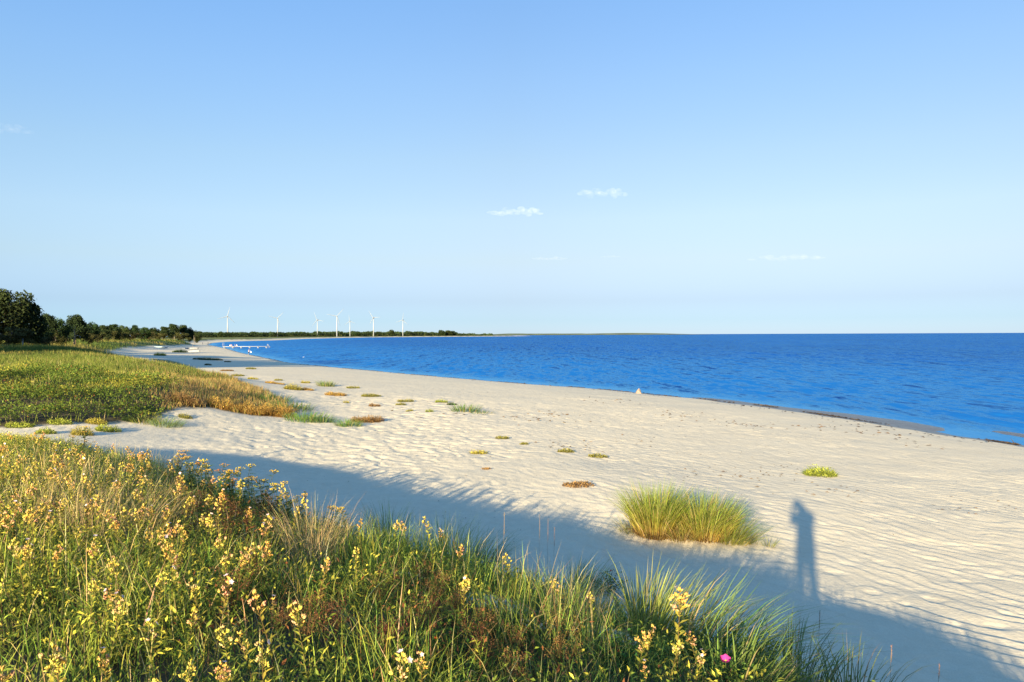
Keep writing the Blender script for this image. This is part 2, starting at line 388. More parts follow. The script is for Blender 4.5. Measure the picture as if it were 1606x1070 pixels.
# ------------------------------------------------------------------ plant geometry kit
class Geo:
    def __init__(s): s.V = []; s.Q = []; s.T = []; s.C = []; s.n = 0
    def add(s, V, Q=None, T=None, C=None):
        V = np.asarray(V, float).reshape(-1, 3)
        if Q is not None and len(Q): s.Q.append(np.asarray(Q) + s.n)
        if T is not None and len(T): s.T.append(np.asarray(T) + s.n)
        C = np.asarray((.5, .5, .5) if C is None else C, float)
        if C.ndim == 1: C = np.tile(C, (len(V), 1))
        s.C.append(C); s.V.append(V); s.n += len(V)
    def mesh(s, name, smooth_=False):
        cat = lambda L_, k: np.concatenate(L_) if L_ else np.zeros((0, k), int)
        return np_mesh(name, np.concatenate(s.V), cat(s.Q, 4), cat(s.T, 3), np.concatenate(s.C), smooth_)

def U(a, b, n=None): return rng.uniform(a, b, n)
def jitter(c, n, h=0.12, v=0.25):
    c = np.asarray(c, float)
    k = np.exp(rng.normal(0, v, (n, 1))); t = 1 + rng.normal(0, h, (n, 3))
    return np.clip(c * k * t, 0.002, 0.9)

def blades(g, P, yaw, lean, Ln, W, droop, c0, c1, nseg=3):
    P = np.asarray(P, float); n = len(P)
    b = lambda v: np.broadcast_to(np.asarray(v, float), (n,))
    yaw, lean, Ln, W, droop = map(b, (yaw, lean, Ln, W, droop))
    c0 = np.broadcast_to(c0, (n, 3)); c1 = np.broadcast_to(c1, (n, 3))
    dx, dy = np.cos(yaw), np.sin(yaw)
    sa = yaw + math.pi / 2 + rng.normal(0, 0.7, n)
    sx, sy = np.cos(sa), np.sin(sa)
    rows = []; cols = []
    for k in range(nseg + 1):
        t = k / nseg
        h = Ln * (np.sin(lean) * t + droop * t * t); z = Ln * (np.cos(lean) * t - 0.55 * droop * t * t * (0.4 + t))
        c = np.stack([P[:, 0] + dx * h, P[:, 1] + dy * h, P[:, 2] + z], 1)
        cc = c0 + (c1 - c0) * t
        if k < nseg:
            w = W * 0.5 * (1 - 0.75 * t ** 1.6)
            o = np.stack([sx * w, sy * w, 0 * w], 1)
            rows += [c - o, c + o]; cols += [cc, cc]
        else: rows.append(c); cols.append(cc)
    m = len(rows)
    V = np.stack(rows, 1).reshape(-1, 3); C = np.stack(cols, 1).reshape(-1, 3)
    base = np.arange(n)[:, None] * m
    Q = np.concatenate([base + np.array([[2 * k, 2 * k + 1, 2 * k + 3, 2 * k + 2]]) for k in range(nseg - 1)]) if nseg > 1 else None
    T = base + np.array([[2 * nseg - 2, 2 * nseg - 1, 2 * nseg]])
    g.add(V, Q, T, C)

def unit(v): return v / np.maximum(np.linalg.norm(v, axis=-1, keepdims=True), 1e-9)
def leaves(g, P, D, N, Ln, W, C, fold=0.25):
    """folded diamond leaves"""
    P = np.asarray(P, float); n = len(P); D = unit(np.asarray(D, float)); N = np.asarray(N, float)
    S = unit(np.cross(D, N)); N = unit(np.cross(S, D))
    Ln = np.broadcast_to(Ln, (n,))[:, None]; W = np.broadcast_to(W, (n,))[:, None]
    mid = P + D * Ln * 0.45
    a = mid + S * W * 0.5 + N * W * fold; b_ = mid - S * W * 0.5 + N * W * fold
    V = np.stack([P, a, P + D * Ln, b_], 1).reshape(-1, 3)
    i = np.arange(n)[:, None] * 4
    T = np.concatenate([i + [[0, 1, 2]], i + [[0, 2, 3]]])
    g.add(V, None, T, np.repeat(np.broadcast_to(C, (n, 3)), 4, 0))
def pods(g, P, D, Ln, W, C, peak=0.55):
    """spindle shaped calyxes, hips and buds"""
    P = np.asarray(P, float); n = len(P); D = unit(np.asarray(D, float))
    X = unit(np.cross(D, np.array([.31, .52, .79]))); Y = np.cross(D, X)
    Ln = np.broadcast_to(Ln, (n,))[:, None]; W = np.broadcast_to(W, (n,))[:, None]
    mid = P + D * Ln * peak
    V = np.stack([P, mid + X * W / 2, mid + Y * W / 2, mid - X * W / 2, mid - Y * W / 2, P + D * Ln], 1).reshape(-1, 3)
    i = np.arange(n)[:, None] * 6
    T = np.concatenate([i + [t] for t in ([0, 2, 1], [0, 3, 2], [0, 4, 3], [0, 1, 4], [5, 1, 2], [5, 2, 3], [5, 3, 4], [5, 4, 1])])
    g.add(V, None, T, np.repeat(np.broadcast_to(C, (n, 3)), 6, 0))
def tube(g, pts, rad, C, k=5):
    pts = np.asarray(pts, float); n = len(pts); rad = np.broadcast_to(rad, (n,))
    t = np.gradient(pts, axis=0); t = unit(t)
    ref = np.array([0.13, 0.97, 0.2]) if abs(t[0][1]) < 0.9 else np.array([1., 0, 0])
    X = unit(np.cross(t, ref)); Y = np.cross(t, X)
    a = np.arange(k) * 2 * math.pi / k
    V = pts[:, None, :] + rad[:, None, None] * (np.cos(a)[None, :, None] * X[:, None, :] + np.sin(a)[None, :, None] * Y[:, None, :])
    i = (np.arange(n - 1)[:, None] * k + np.arange(k)[None, :]); j = (np.arange(n - 1)[:, None] * k + (np.arange(k)[None, :] + 1) % k)
    Q = np.stack([i, j, j + k, i + k], -1).reshape(-1, 4)
    cap0 = [[0, q + 1, q] for q in range(1, k - 1)]; b0 = (n - 1) * k
    cap1 = [[b0, b0 + q, b0 + q + 1] for q in range(1, k - 1)]
    g.add(V.reshape(-1, 3), Q, cap0 + cap1, C)
def sphere_dirs(n):
    v = rng.normal(0, 1, (n, 3)); return unit(v)

def mat_plant(name, trans=0.35, rough=0.6, spec=0.15, vary=0.0):
    m, nt, out = new_mat(name)
    a = node(nt, 'ShaderNodeAttribute'); a.attribute_name = 'Col'
    c = a.outputs['Color']
    if vary:
        oi = node(nt, 'ShaderNodeObjectInfo')
        hs = node(nt, 'ShaderNodeHueSaturation')
        L(nt, math_(nt, 'MULTIPLY_ADD', oi.outputs['Random'], vary, 1 - vary / 2), hs.inputs['Value'])
        L(nt, math_(nt, 'MULTIPLY_ADD', math_(nt, 'FRACT', math_(nt, 'MULTIPLY', oi.outputs['Random'], 7.3)), 0.05, 0.475), hs.inputs['Hue']); L(nt, c, hs.inputs['Color']); c = hs.outputs[0]
    p = principled(nt, out, c, rough, spec)
    if trans:
        t = node(nt, 'ShaderNodeBsdfTranslucent'); L(nt, c, t.inputs[0])
        ms = node(nt, 'ShaderNodeMixShader'); ms.inputs[0].default_value = trans
        L(nt, p.outputs[0], ms.inputs[1]); L(nt, t.outputs[0], ms.inputs[2]); L(nt, ms.outputs[0], out.inputs[0])
    return m
M_GRASS = mat_plant('grass_blade', 0.45)
M_PLANT = mat_plant('plant', 0.42, vary=0.5)
M_FLOWER = mat_plant('flower', 0.3, vary=0.3)
M_TREE = mat_plant('tree_leaf', 0.06, 0.75, 0.08, vary=0.35)
def mat_simple(name, base, rough=0.6, spec=0.3, var=0.15, scale=8.0, metallic=0):
    m, nt, out = new_mat(name)
    tc = node(nt, 'ShaderNodeTexCoord'); n = noise(nt, tc.outputs['Object'], scale, 4, 0.6)
    b = np.array(base)
    c = ramp(nt, n.outputs[0], [(0.3, tuple(b * (1 - var))), (0.7, tuple(np.clip(b * (1 + var), 0, 0.95)))])
    principled(nt, out, c.outputs[0], rough, spec, metallic=metallic)
    return m
M_BARK = mat_simple('bark', (.09, .065, .045), 0.9, 0.1, 0.4, 3)
M_PALEBARK = mat_simple('pale_bark', (.20, .16, .11), 0.9, 0.1, 0.3, 3)
M_WHITE = mat_simple('white_paint', (.29, .30, .32), 0.4, 0.4, 0.06, 2)
M_ROCK = mat_simple('rock', (.22, .175, .145), 0.85, 0.2, 0.3, 6)
M_DARK = mat_simple('dark_cloth', (.03, .032, .045), 0.8, 0.2, 0.2)
M_WEED = mat_simple('seaweed', (.05, .035, .022), 0.6, 0.3, 0.4, 5)

def ground_z(x, y):
    x = np.atleast_1d(np.asarray(x, float)); y = np.atleast_1d(np.asarray(y, float))
    z, s, e = land(x, y); return z + ripples(x, y, s, e), s, e
_tt = np.geomspace(1.5, 4000, 2600)
def hit(px, py):
    d = ray(px, py); x = d.x * _tt; y = d.y * _tt; z = ZC + d.z * _tt
    g = np.maximum(land(x, y)[0], 0.0)
    k = np.argmax(z < g)
    if k == 0: k = len(_tt) - 1
    a, b = _tt[max(k - 1, 0)], _tt[k]
    t = np.linspace(a, b, 40); x = d.x * t; y = d.y * t; z = ZC + d.z * t
    k = np.argmax(z < np.maximum(land(x, y)[0], 0.0)); k = k if k else 39
    return float(x[k]), float(y[k]), float(max(land(x[k:k + 1], y[k:k + 1])[0][0], 0))
def along(px, py, dist):                 # the point in that direction at this depth, on the ground
    d = ray(px, py); t = dist / d.y
    x, y = d.x * t, d.y * t
    return x, y, float(ground_z(x, y)[0][0])
def empty(name, loc, rz=0.0):
    o = bpy.data.objects.new(name, None); o.empty_display_size = 0.2; COL.objects.link(o); o.location = loc; o.rotation_euler = (0, 0, rz); return o
def copy_tree(o, parent=None):
    c = o.copy(); COL.objects.link(c)
    if parent is not None: c.parent = parent
    for ch in list(o.children): copy_tree(ch, c)
    return c

# ------------------------------------------------------------------ near dune: where plants stand, and how tall they look
VEG = np.array([(4.6, -4), (4.4, 1), (4.0, 5.0), (3.2, 7.1), (2.3, 8.1), (1.2, 8.9), (0, 9.5), (-1.5, 10.6), (-2.8, 11.6), (-4, 12.8), (-5.5, 14.6), (-7.5, 16.3),
                (-12, 19.0), (-18, 20.6), (-34, 21), (-34, -4)], float)
SIL = np.array([(-400, 690), (0, 674), (150, 662), (250, 672), (300, 696), (380, 700), (440, 742), (500, 768), (580, 790), (660, 775), (760, 818), (880, 838),
                (960, 850), (1010, 858), (1080, 888), (1160, 925), (1200, 955), (1250, 985), (1350, 1015), (1440, 1045), (1700, 1120)], float)
GAPS = [hit(780, 945) + (0.40,), hit(962, 995) + (0.40,), hit(845, 980) + (0.2,), hit(640, 900) + (.2,)]
def veg_density(x, y):
    d = inside(x, y, VEG).astype(float)
    for gx_, gy_, _, r_ in GAPS: d = d * smooth(0.55 * r_, 1.3 * r_, np.hypot(x - gx_, y - gy_))
    return d
def cap_height(x, y, z, h, slack=6.0):
    """no plant rises above the outline that the dune's growth has against the sand"""
    px, py, w = project(x, y, z)
    top = np.interp(px, SIL[:, 0], SIL[:, 1]) + rng.exponential(slack, len(x))
    hmax = (py - top) * w / FPX
    return np.minimum(h, np.where(w > 0.3, hmax, h))
def scatter(n, box, dens=None, ymin=1.3):
    x = U(box[0], box[1], n); y = U(box[2], box[3], n)
    k = (y > ymin)
    px, py, w = project(x, y, land(x, y)[0])
    k &= (px > -160) & (px < 1780) & (py < 1330)
    x, y, px, py = x[k], y[k], px[k], py[k]
    dd = veg_density(x, y) if dens is None else dens(x, y, px, py)
    k = rng.random(len(x)) < dd
    x, y = x[k], y[k]
    z, s, e = ground_z(x, y)
    px, py, w = project(x, y, z)
    return x, y, z - 0.02, px, py
def blob(px, py, lst):
    o = np.zeros(len(px))
    for cx, cy, rx, ry in lst: o = np.maximum(o, np.exp(-((px - cx) / rx) ** 2 - ((py - cy) / ry) ** 2))
    return o
RUST = [(395, 850, 70, 55), (440, 1010, 120, 60), (700, 1035, 130, 60), (840, 1075, 110, 60), (660, 960, 60, 40), (330, 830, 60, 40)]
STRAW = [(190, 800, 70, 60), (490, 850, 50, 55), (90, 790, 90, 45), (250, 770, 60, 40), (930, 960, 60, 40)]
BOX = (-20, 5, 1.3, 21)

# --- grass of the near dune: one uncountable mass
def near_grass():
    g = Geo()
    x, y, z, px, py = scatter(330000, BOX)
    n = len(x)
    keep = rng.random(n) < np.clip(0.45 + 0.55 * vnoise(x * 2.2, y * 2.2, 5), 0, 1) * np.clip(np.hypot(x, y) / 5.5, 0.75, 1.0) * (1 - 0.5 * smooth(930, 1080, px)) * (1 - 0.5 * smooth(1150, 1330, px))
    x, y, z, px, py = x[keep], y[keep], z[keep], px[keep], py[keep]; n = len(x)
    left = smooth(640, 380, px); rust = blob(px, py, RUST); straw = blob(px, py, STRAW)
    r = rng.random(n)
    tall = smooth(0.5, 0.8, vnoise(x * 1.1, y * 1.1, 8))
    L_ = U(.16, .40, n) * (1 + 0.5 * tall) * (1 - .2 * rust) * (1 - .35 * smooth(930, 1050, px)) * (1 + .35 * smooth(520, 600, px) * (1 - smooth(900, 950, px)))
    c0 = np.empty((n, 3)); c1 = np.empty((n, 3))
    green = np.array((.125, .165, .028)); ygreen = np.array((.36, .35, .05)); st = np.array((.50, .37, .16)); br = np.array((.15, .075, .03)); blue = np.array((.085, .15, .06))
    ps = 0.05 + 0.04 * left + 0.45 * straw; pr = 0.03 + 0.20 * rust; py_ = 0.30 + 0.28 * left * smooth(1050, 760, py) + .10 * (1 - left) * (1 - smooth(950, 1050, px))
    k1 = r < ps; k2 = (r >= ps) & (r < ps + pr); k3 = (r >= ps + pr) & (r < ps + pr + py_); k4 = ~(k1 | k2 | k3)
    for k, a, b in ((k1, st * .8, st), (k2, br * .8, br * 1.2), (k3, green * 1.3, ygreen), (k4, green, green * 1.7)):
        c0[k] = a; c1[k] = b
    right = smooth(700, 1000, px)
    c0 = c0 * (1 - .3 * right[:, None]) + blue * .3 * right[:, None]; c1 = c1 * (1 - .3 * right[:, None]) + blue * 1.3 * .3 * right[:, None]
    kk = 1.34 * np.exp(rng.normal(0, .26, (n, 1))) * (1 + rng.normal(0, .1, (n, 3)))
    L_ = np.where(k1, L_ * 1.35, L_)
    L_ = np.maximum(cap_height(x, y, z, L_, 8), 0.04)
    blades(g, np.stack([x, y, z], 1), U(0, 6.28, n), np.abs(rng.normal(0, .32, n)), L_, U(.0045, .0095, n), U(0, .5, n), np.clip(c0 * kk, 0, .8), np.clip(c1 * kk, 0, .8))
    return g.mesh('dune_grass')
tag(link('dune_grass', near_grass(), M_GRASS), 'mixed green and straw coloured grass covering the near dune', 'grass', kind='stuff')

# --- low broad-leaved growth between the grass
def undergrowth():
    g = Geo()
    x, y, z, px, py = scatter(170000, BOX)
    n = len(x)
    keep = rng.random(n) < np.clip(vnoise(x * 1.6, y * 1.6, 15) * 1.3 - .1, 0, 1) * np.clip(np.hypot(x, y) / 6.5, 0.7, 1) * (1 - .8 * smooth(1150, 1280, px))
    x, y, z, px, py = x[keep], y[keep], z[keep], px[keep], py[keep]; n = len(x)
    h = np.maximum(cap_height(x, y, z, U(.08, .36, n), 10), 0.02)
    rust = blob(px, py, RUST); left = smooth(640, 380, px)
    for k in range(4):
        f = U(.35, 1.0, n); P = np.stack([x + rng.normal(0, .035, n), y + rng.normal(0, .035, n), z + h * f], 1)
        a = U(0, 6.28, n); el = U(-.2, 1.0, n)
        D = np.stack([np.cos(a) * np.cos(el), np.sin(a) * np.cos(el), np.sin(el)], 1)
        N = np.stack([rng.normal(0, .5, n), rng.normal(0, .5, n), np.ones(n)], 1)
        r = rng.random(n)
        c = np.where((r < rust * .42)[:, None], (.22, .085, .03), np.where((r < .40 + .32 * left * smooth(1100, 750, py))[:, None], (.43, .37, .05), (.13, .165, .024)))
        c = 1.42 * c * np.exp(rng.normal(0, .28, (n, 1)))
        leaves(g, P, D, N, U(.03, .07, n), U(.012, .026, n), c)
    st = Geo()
    blades(g, np.stack([x, y, z], 1), U(0, 6.28, n), U(0, .25, n), h, U(.003, .005, n), 0.05, (.09, .10, .03), (.16, .15, .04), 2)
    return g.mesh('undergrowth')
tag(link('undergrowth', undergrowth(), M_GRASS), 'small leafy plants growing between the near dune grass', 'undergrowth', kind='stuff')

# --- soapwort: leafy stem + seed head
def soapwort_parts(seed, H, flowers):
    global rng
    keep = rng; rng = np.random.default_rng(seed)
    g = Geo(); lean = U(0, .22); yw = U(0, 6.28)
    ts = np.linspace(0, 1, 7)
    pts = np.stack([np.cos(yw) * lean * H * ts ** 1.6, np.sin(yw) * lean * H * ts ** 1.6, H * ts], 1)
    tube(g, pts, np.linspace(.0032, .0016, 7), np.linspace(0, 1, 35)[:, None] * (np.array((.24, .17, .06)) - np.array((.12, .10, .04))) + np.array((.12, .10, .04)), 5)
    at_ = lambda t: np.stack([np.cos(yw) * lean * H * t ** 1.6, np.sin(yw) * lean * H * t ** 1.6, H * t], -1)
    k = 0; t = 0.12
    while t < 0.86:
        a = (k % 2) * 1.57 + U(-.3, .3) + yw
        for s_ in (0, math.pi):
            el = U(.2, .9)
            D = np.array([[math.cos(a + s_) * math.cos(el), math.sin(a + s_) * math.cos(el), math.sin(el)]])
            c = np.array((.16, .21, .03)) * (1 - t) + np.array((.56, .48, .07)) * t
            leaves(g, at_(np.array([t])), D, np.array([[-D[0, 0] * .8, -D[0, 1] * .8, 1]]), U(.05, .085) * (1.1 - .35 * t), U(.016, .026), c * math.exp(rng.normal(0, .2)), .18)
        k += 1; t += U(.04, .062) * .6 / H
    h = Geo(); top = at_(np.array([1.0]))[0]
    nb = int(U(7, 13))
    for q in range(nb):
        t0 = 1.0 - .17 * (q / nb) ** 1.1 * (.6 / H); o = at_(np.array([t0]))[0]
        a = q * 2.4; out_ = U(.5, 1.5) if q else .05
        bd = unit(np.array([math.cos(a) * out_, math.sin(a) * out_, 1.0])); bl = U(.020, .048)
        tip_ = o + bd * bl
        tube(h, [o, tip_], (.0016, .0012), (.30, .22, .07), 4)
        m_ = int(U(5, 10))
        D = unit(bd + rng.normal(0, .45, (m_, 3)) + (0, 0, .15))
        base = np.array((.68, .48, .11)) if rng.random() < .65 else np.array((.62, .40, .19))
        pods(h, np.tile(tip_, (m_, 1)) + rng.normal(0, .003, (m_, 3)), D, U(.020, .031, m_), U(.008, .012, m_), jitter(base, m_, .08, .18), .6)
        leaves(h, np.tile(o, (2, 1)), np.array([[math.cos(a + 1.5), math.sin(a + 1.5), .5], [math.cos(a - 1.5), math.sin(a - 1.5), .5]]), np.array([[0, 0, 1.]] * 2), U(.02, .035, 2), .009, (.40, .36, .07))
        if q < flowers:
            D = unit(bd + rng.normal(0, .3, 3)); X = unit(np.cross(D, (0.2, .4, .9))); Y = np.cross(D, X)
            aa = np.arange(5) * 1.2566
            PD = np.cos(aa)[:, None] * X + np.sin(aa)[:, None] * Y + .25 * D
            leaves(h, np.tile(tip_ + D * .03, (5, 1)), PD, np.tile(D, (5, 1)), .018, .013, jitter((.78, .60, .60), 5, .04, .06), .05)
    rng = keep
    return g.mesh('leafy_stem'), h.mesh('seed_head')
SOAP = []
for i in range(9):
    SOAP.append(soapwort_parts(100 + i, (.44, .5, .56, .48, .6, .42, .53, .38, .5)[i], (0, 0, 1, 1, 0, 1, 0, 0, 2)[i]))
def place_soapwort(x, y, z, k, sc, rz, label, group):
    e = tag(empty('soapwort', (x, y, z), rz), label, 'wildflower', group); e.scale = (sc, sc, sc)
    link('leafy_stem', SOAP[k][0], M_PLANT, e); link('seed_head', SOAP[k][1], M_FLOWER, e)
    return e
def soap_field():
    def dens(x, y, px, py):
        d = veg_density(x, y)
        w = smooth(560, 330, px) * smooth(700, 790, py + .0 * px) + 0.13 * smooth(1020, 900, px) * smooth(400, 560, px)
        return d * np.clip(w, 0, 1) * (1 - .8 * blob(px, py, RUST)) * (1 - smooth(1230, 1310, py)) * np.clip(8 / np.hypot(x, y), 0.2, 1)
    x, y, z, px, py = scatter(6000, (-12, 2.5, 2.2, 15), dens)
    pts = []
    for i in range(len(x)):
        if all((x[i] - a) ** 2 + (y[i] - b) ** 2 > .016 for a, b in pts[-400:]): pts.append((x[i], y[i]))
        else: x[i] = np.nan
    ok = ~np.isnan(x); x, y, z, px, py = x[ok], y[ok], z[ok], px[ok], py[ok]
    print('soapwort', len(x))
    for i in range(min(len(x), 285)):
        k = int(rng.integers(0, 9)); H = (.44, .5, .56, .48, .6, .42, .53, .38, .5)[k]
        sc = U(.8, 1.2)
        hm = float(cap_height(x[i:i + 1], y[i:i + 1], z[i:i + 1], np.array([H * sc]), 8)[0])
        if hm < .22: continue
        sc = hm / H
        if k in (2, 3, 5, 8): place_soapwort(x[i], y[i], z[i], k, sc, U(0, 6.28), 'soapwort with pale pink petals among its seed heads in the near dune grass', 'soapwort in flower on the near dune')
        else: place_soapwort(x[i], y[i], z[i], k, sc, U(0, 6.28), 'soapwort stem topped only by dry yellow seed heads in the near dune grass', 'seeding soapwort on the near dune')
soap_field()
# the few that stand by the pink rose, right of the bare patch
for (a, b, k, top) in ((1010, 1066, 0, 990), (1062, 1085, 3, 905), (1100, 1090, 1, 1000), (1045, 1110, 6, 1010), (1085, 1120, 8, 1030), (1020, 1125, 5, 1050), (725, 1000, 3, 915), (1000, 1090, 7, 1000)):
    p = hit(a, b); H = (.44, .5, .56, .48, .6, .42, .53, .38, .5)[k]
    w = project(*p)[2]; py0 = project(*p)[1]
    place_soapwort(*p, k, float(np.clip((py0 - top) * w / FPX / H, .5, 1.5)), U(0, 6.28), 'soapwort with large tan seed heads beside the marram clump and pink rose', 'soapwort around the pink rose')

# --- tansy with flat yellow heads on the shoulder of the near dune
def tansy_parts(seed, H):
    global rng
    keep = rng; rng = np.random.default_rng(seed)
    g = Geo(); heads = []
    ns = 3
    for s_ in range(ns):
        a = U(0, 6.28); ln = U(.05, .3); hh = H * U(.8, 1.0)
        ts = np.linspace(0, 1, 6); f = lambda t: np.stack([np.cos(a) * ln * hh * t ** 1.4, np.sin(a) * ln * hh * t ** 1.4, hh * t], -1)
        tube(g, f(ts), np.linspace(.004, .002, 6), (.10, .10, .03), 5)
        for t in np.linspace(.12, .9, 13):
            b = U(0, 6.28); el = U(.1, .7); D = np.array([math.cos(b) * math.cos(el), math.sin(b) * math.cos(el), math.sin(el)]); ll = U(.09, .15) * (1.2 - .5 * t)
            q = np.linspace(.15, 1, 9); P = f(np.array(t)) + D * ll * q[:, None] - np.array([0, 0, .25]) * (q[:, None] ** 2) * ll
            S = unit(np.cross(D, (0, 0, 1.)))
            c = np.array((.055, .105, .025)) * math.exp(rng.normal(0, .2)) * (1 + .5 * t)
            for sg in (1, -1): leaves(g, P, S * sg + D * .7, np.tile((0, 0, 1.), (9, 1)) + rng.normal(0, .2, (9, 3)), ll * .28 * (1.1 - .7 * q), ll * .10, c)
        tp = f(np.array(1.0)); h = Geo(); heads.append(h)
        m_ = int(U(9, 17)); rr_ = np.sqrt(rng.random(m_)) * U(.04, .065); aa = U(0, 6.28, m_)
        P = tp + np.stack([np.cos(aa) * rr_, np.sin(aa) * rr_, .012 - rr_ * .25 + rng.normal(0, .004, m_)], 1)
        for p_ in P: tube(h, [tp - (0, 0, .03), p_], (.0012, .001), (.14, .14, .04), 3)
        base = np.array((.72, .49, .035)) if rng.random() < .75 else np.array((.50, .26, .05))
        pods(h, P - (0, 0, .002), np.tile((0, 0, 1.), (m_, 1)) + rng.normal(0, .15, (m_, 3)), .010, U(.013, .018, m_), jitter(base, m_, .06, .15), .6)
    rng = keep
    return g.mesh('leafy_stem'), [h.mesh('flower_head') for h in heads]
TANSY = [tansy_parts(200 + i, (.55, .65, .48, .6)[i]) for i in range(4)]
def place_tansy(px, pt, dist, k, label, group):
    """stands at this depth in that direction, its top at picture row pt"""
    d = ray(px, pt); t = dist / d.y; x, y = d.x * t, d.y * t
    z = float(ground_z(x, y)[0][0]); H = (.55, .65, .48, .6)[k]; sc = float(np.clip((ZC + d.z * t - z) / H, .45, 1.5))
    e = tag(empty('tansy', (x, y, z - .01), U(0, 6.28)), label, 'wildflower', group); e.scale = (sc,) * 3
    link('leafy_stem', TANSY[k][0], M_PLANT, e)
    for hm in TANSY[k][1]: link('flower_head', hm, M_FLOWER, e)
for i, (a, b, d) in enumerate(((352, 706, 12.2), (378, 722, 11.5), (392, 712, 11.9), (405, 738, 11.0), (420, 742, 11.0), (438, 748, 10.7), (360, 732, 11.0), (335, 722, 11.6), (318, 708, 12.5), (470, 768, 10.3),
                               (345, 748, 10.5), (300, 712, 12.6), (372, 745, 10.6), (275, 706, 13), (452, 775, 9.9))):
    place_tansy(a, b, d, i % 4, 'bushy dark green tansy with flat yellow flower heads on the dune shoulder', 'tansy on the dune shoulder')
for i, (a, b, d) in enumerate(((520, 782, 9.8), (548, 788, 9.6), (130, 668, 18.0), (145, 690, 16.6), (112, 678, 17.2))):
    place_tansy(a, b, d, i % 4, 'tansy at the left crest beside the sandy path, yellow headed' if i > 1 else 'tansy with orange yellow heads standing in the straw grass', 'tansy near the sandy path' if i > 1 else 'tansy in the straw grass')

# --- rust brown dried plants
def dried_mesh(seed, H):
    global rng
    keep = rng; rng = np.random.default_rng(seed)
    g = Geo()
    for s_ in range(5):
        a = U(0, 6.28); ln = U(.05, .5); hh = H * U(.7, 1); top = np.array([math.cos(a) * ln * hh, math.sin(a) * ln * hh, hh])
        tube(g, [(0, 0, 0), top * (.45, .45, .5), top], (.0025, .002, .001), (.20, .10, .045), 4)
        for q in range(9):
            o = top * U(.45, 1); d_ = unit(np.array([rng.normal(), rng.normal(), 1.2])); l_ = U(.05, .12); tp = o + d_ * l_
            tube(g, [o, tp], (.0012, .0008), (.24, .11, .045), 3)
            n = 14; P = tp + rng.normal(0, .016, (n, 3))
            leaves(g, P, sphere_dirs(n), sphere_dirs(n), U(.006, .013, n), U(.004, .007, n), jitter((.25, .12, .05), n, .12, .4))
    rng = keep
    return g.mesh('dried_plant')
DRY = [dried_mesh(300 + i, (.42, .36, .48)[i]) for i in range(3)]
def dried_field():
    x, y, z, px, py = scatter(3200, (-9, 3, 2.4, 12), lambda x, y, px, py: veg_density(x, y) * np.clip(blob(px, py, RUST) * 1.5 - .3, 0, 1) * .15)
    print('dried', len(x))
    for i in range(min(len(x), 130)):
        sc = U(.7, 1.15); hm = float(cap_height(x[i:i + 1], y[i:i + 1], z[i:i + 1], np.array([.45 * sc]), 8)[0])
        o = link('dried_plant', DRY[i % 3], M_PLANT, None, (x[i], y[i], z[i])); o.rotation_euler = (0, 0, U(0, 6.28)); sc = max(hm / .45, .35); o.scale = (sc,) * 3
        tag(o, 'dead rust brown herb with fine branches in the near dune grass', 'dry plant', 'dead rust brown herbs')
dried_field()

# --- tussocks: fans of long blades
def tussock(g, P0, n, rad, H, spread, c0, c1, W=.006, bias=(0, 0), droop=(.1, .5), dead=0.1, zf=None):
    a = U(0, 6.28, n); r = rad * np.sqrt(rng.random(n))
    x = P0[0] + np.cos(a) * r; y = P0[1] + np.sin(a) * r
    z = np.full(n, P0[2]) if zf is None else zf(x, y)
    vx = np.cos(a) * r / rad * spread + rng.normal(0, .2, n) * spread + bias[0]; vy = np.sin(a) * r / rad * spread + rng.normal(0, .2, n) * spread + bias[1]
    lean = np.arctan(np.hypot(vx, vy)); yaw = np.arctan2(vy, vx)
    k = np.exp(rng.normal(0, .22, (n, 1))) * (1 + rng.normal(0, .07, (n, 3)))
    dd = rng.random(n) < dead
    A = np.where(dd[:, None], (.42, .30, .13), c0) * k; B = np.where(dd[:, None], (.50, .37, .17), c1) * k
    blades(g, np.stack([x, y, z], 1), yaw, lean, H * U(.5, 1.05, n), W * U(.6, 1.3, n), U(droop[0], droop[1], n), A, B, 4)
def put_tussock(name, px, py, n, rad, H, spread, c0, c1, label, cat='grass clump', group=None, foot=0, **kw):
    x, y, z = hit(px, py); g = Geo()
    if foot: tussock(g, (0, 0, -.03), foot, rad * 1.08, H * .42, spread * 1.7, (.15, .085, .035), (.30, .19, .08), W=.010, zf=lambda a, b: ground_z(a + x, b + y)[0] - z - .03, droop=(.2, .9), dead=.4)
    tussock(g, (0, 0, -.03), n, rad, H, spread, c0, c1, zf=lambda a, b: ground_z(a + x, b + y)[0] - z - .03, **kw)
    return tag(link(name, g.mesh(name), M_GRASS, None, (x, y, z)), label, cat, group)
GR0, GR1 = (.12, .165, .034), (.28, .33, .065)
put_tussock('marram_clump', 1035, 1010, 300, .30, 1.02, .40, (.15, .18, .035), (.38, .41, .09), 'tall marram clump arching to the right over the shaded sand', bias=(.32, .05), W=.012)
put_tussock('marram_clump', 1000, 985, 150, .20, .88, .3, (.10, .16, .04), (.20, .29, .09), 'upright marram clump left of the arching one, dark at its foot', bias=(.02, .08), W=.011)
put_tussock('marram_clump', 1120, 1040, 230, .35, 1.08, .35, (.10, .16, .04), (.22, .31, .07), 'low marram clump sprawling right behind the pink rose', bias=(.5, 0), W=.012)
put_tussock('marram_clump', 915, 930, 240, .28, .75, .35, GR0, GR1, 'marram clump left of the bare sand patch, leaning right', bias=(.25, .05), W=.007)
put_tussock('marram_clump', 705, 890, 330, .34, 1.12, .3, (.12, .18, .04), (.27, .35, .09), 'tall thin marram clump at the middle of the dune edge', bias=(.05, .05), W=.007)
put_tussock('marram_clump', 610, 850, 280, .32, 1.0, .3, (.12, .18, .04), (.28, .35, .09), 'marram clump at the dune edge right of the straw grass', bias=(.0, .05), W=.007)
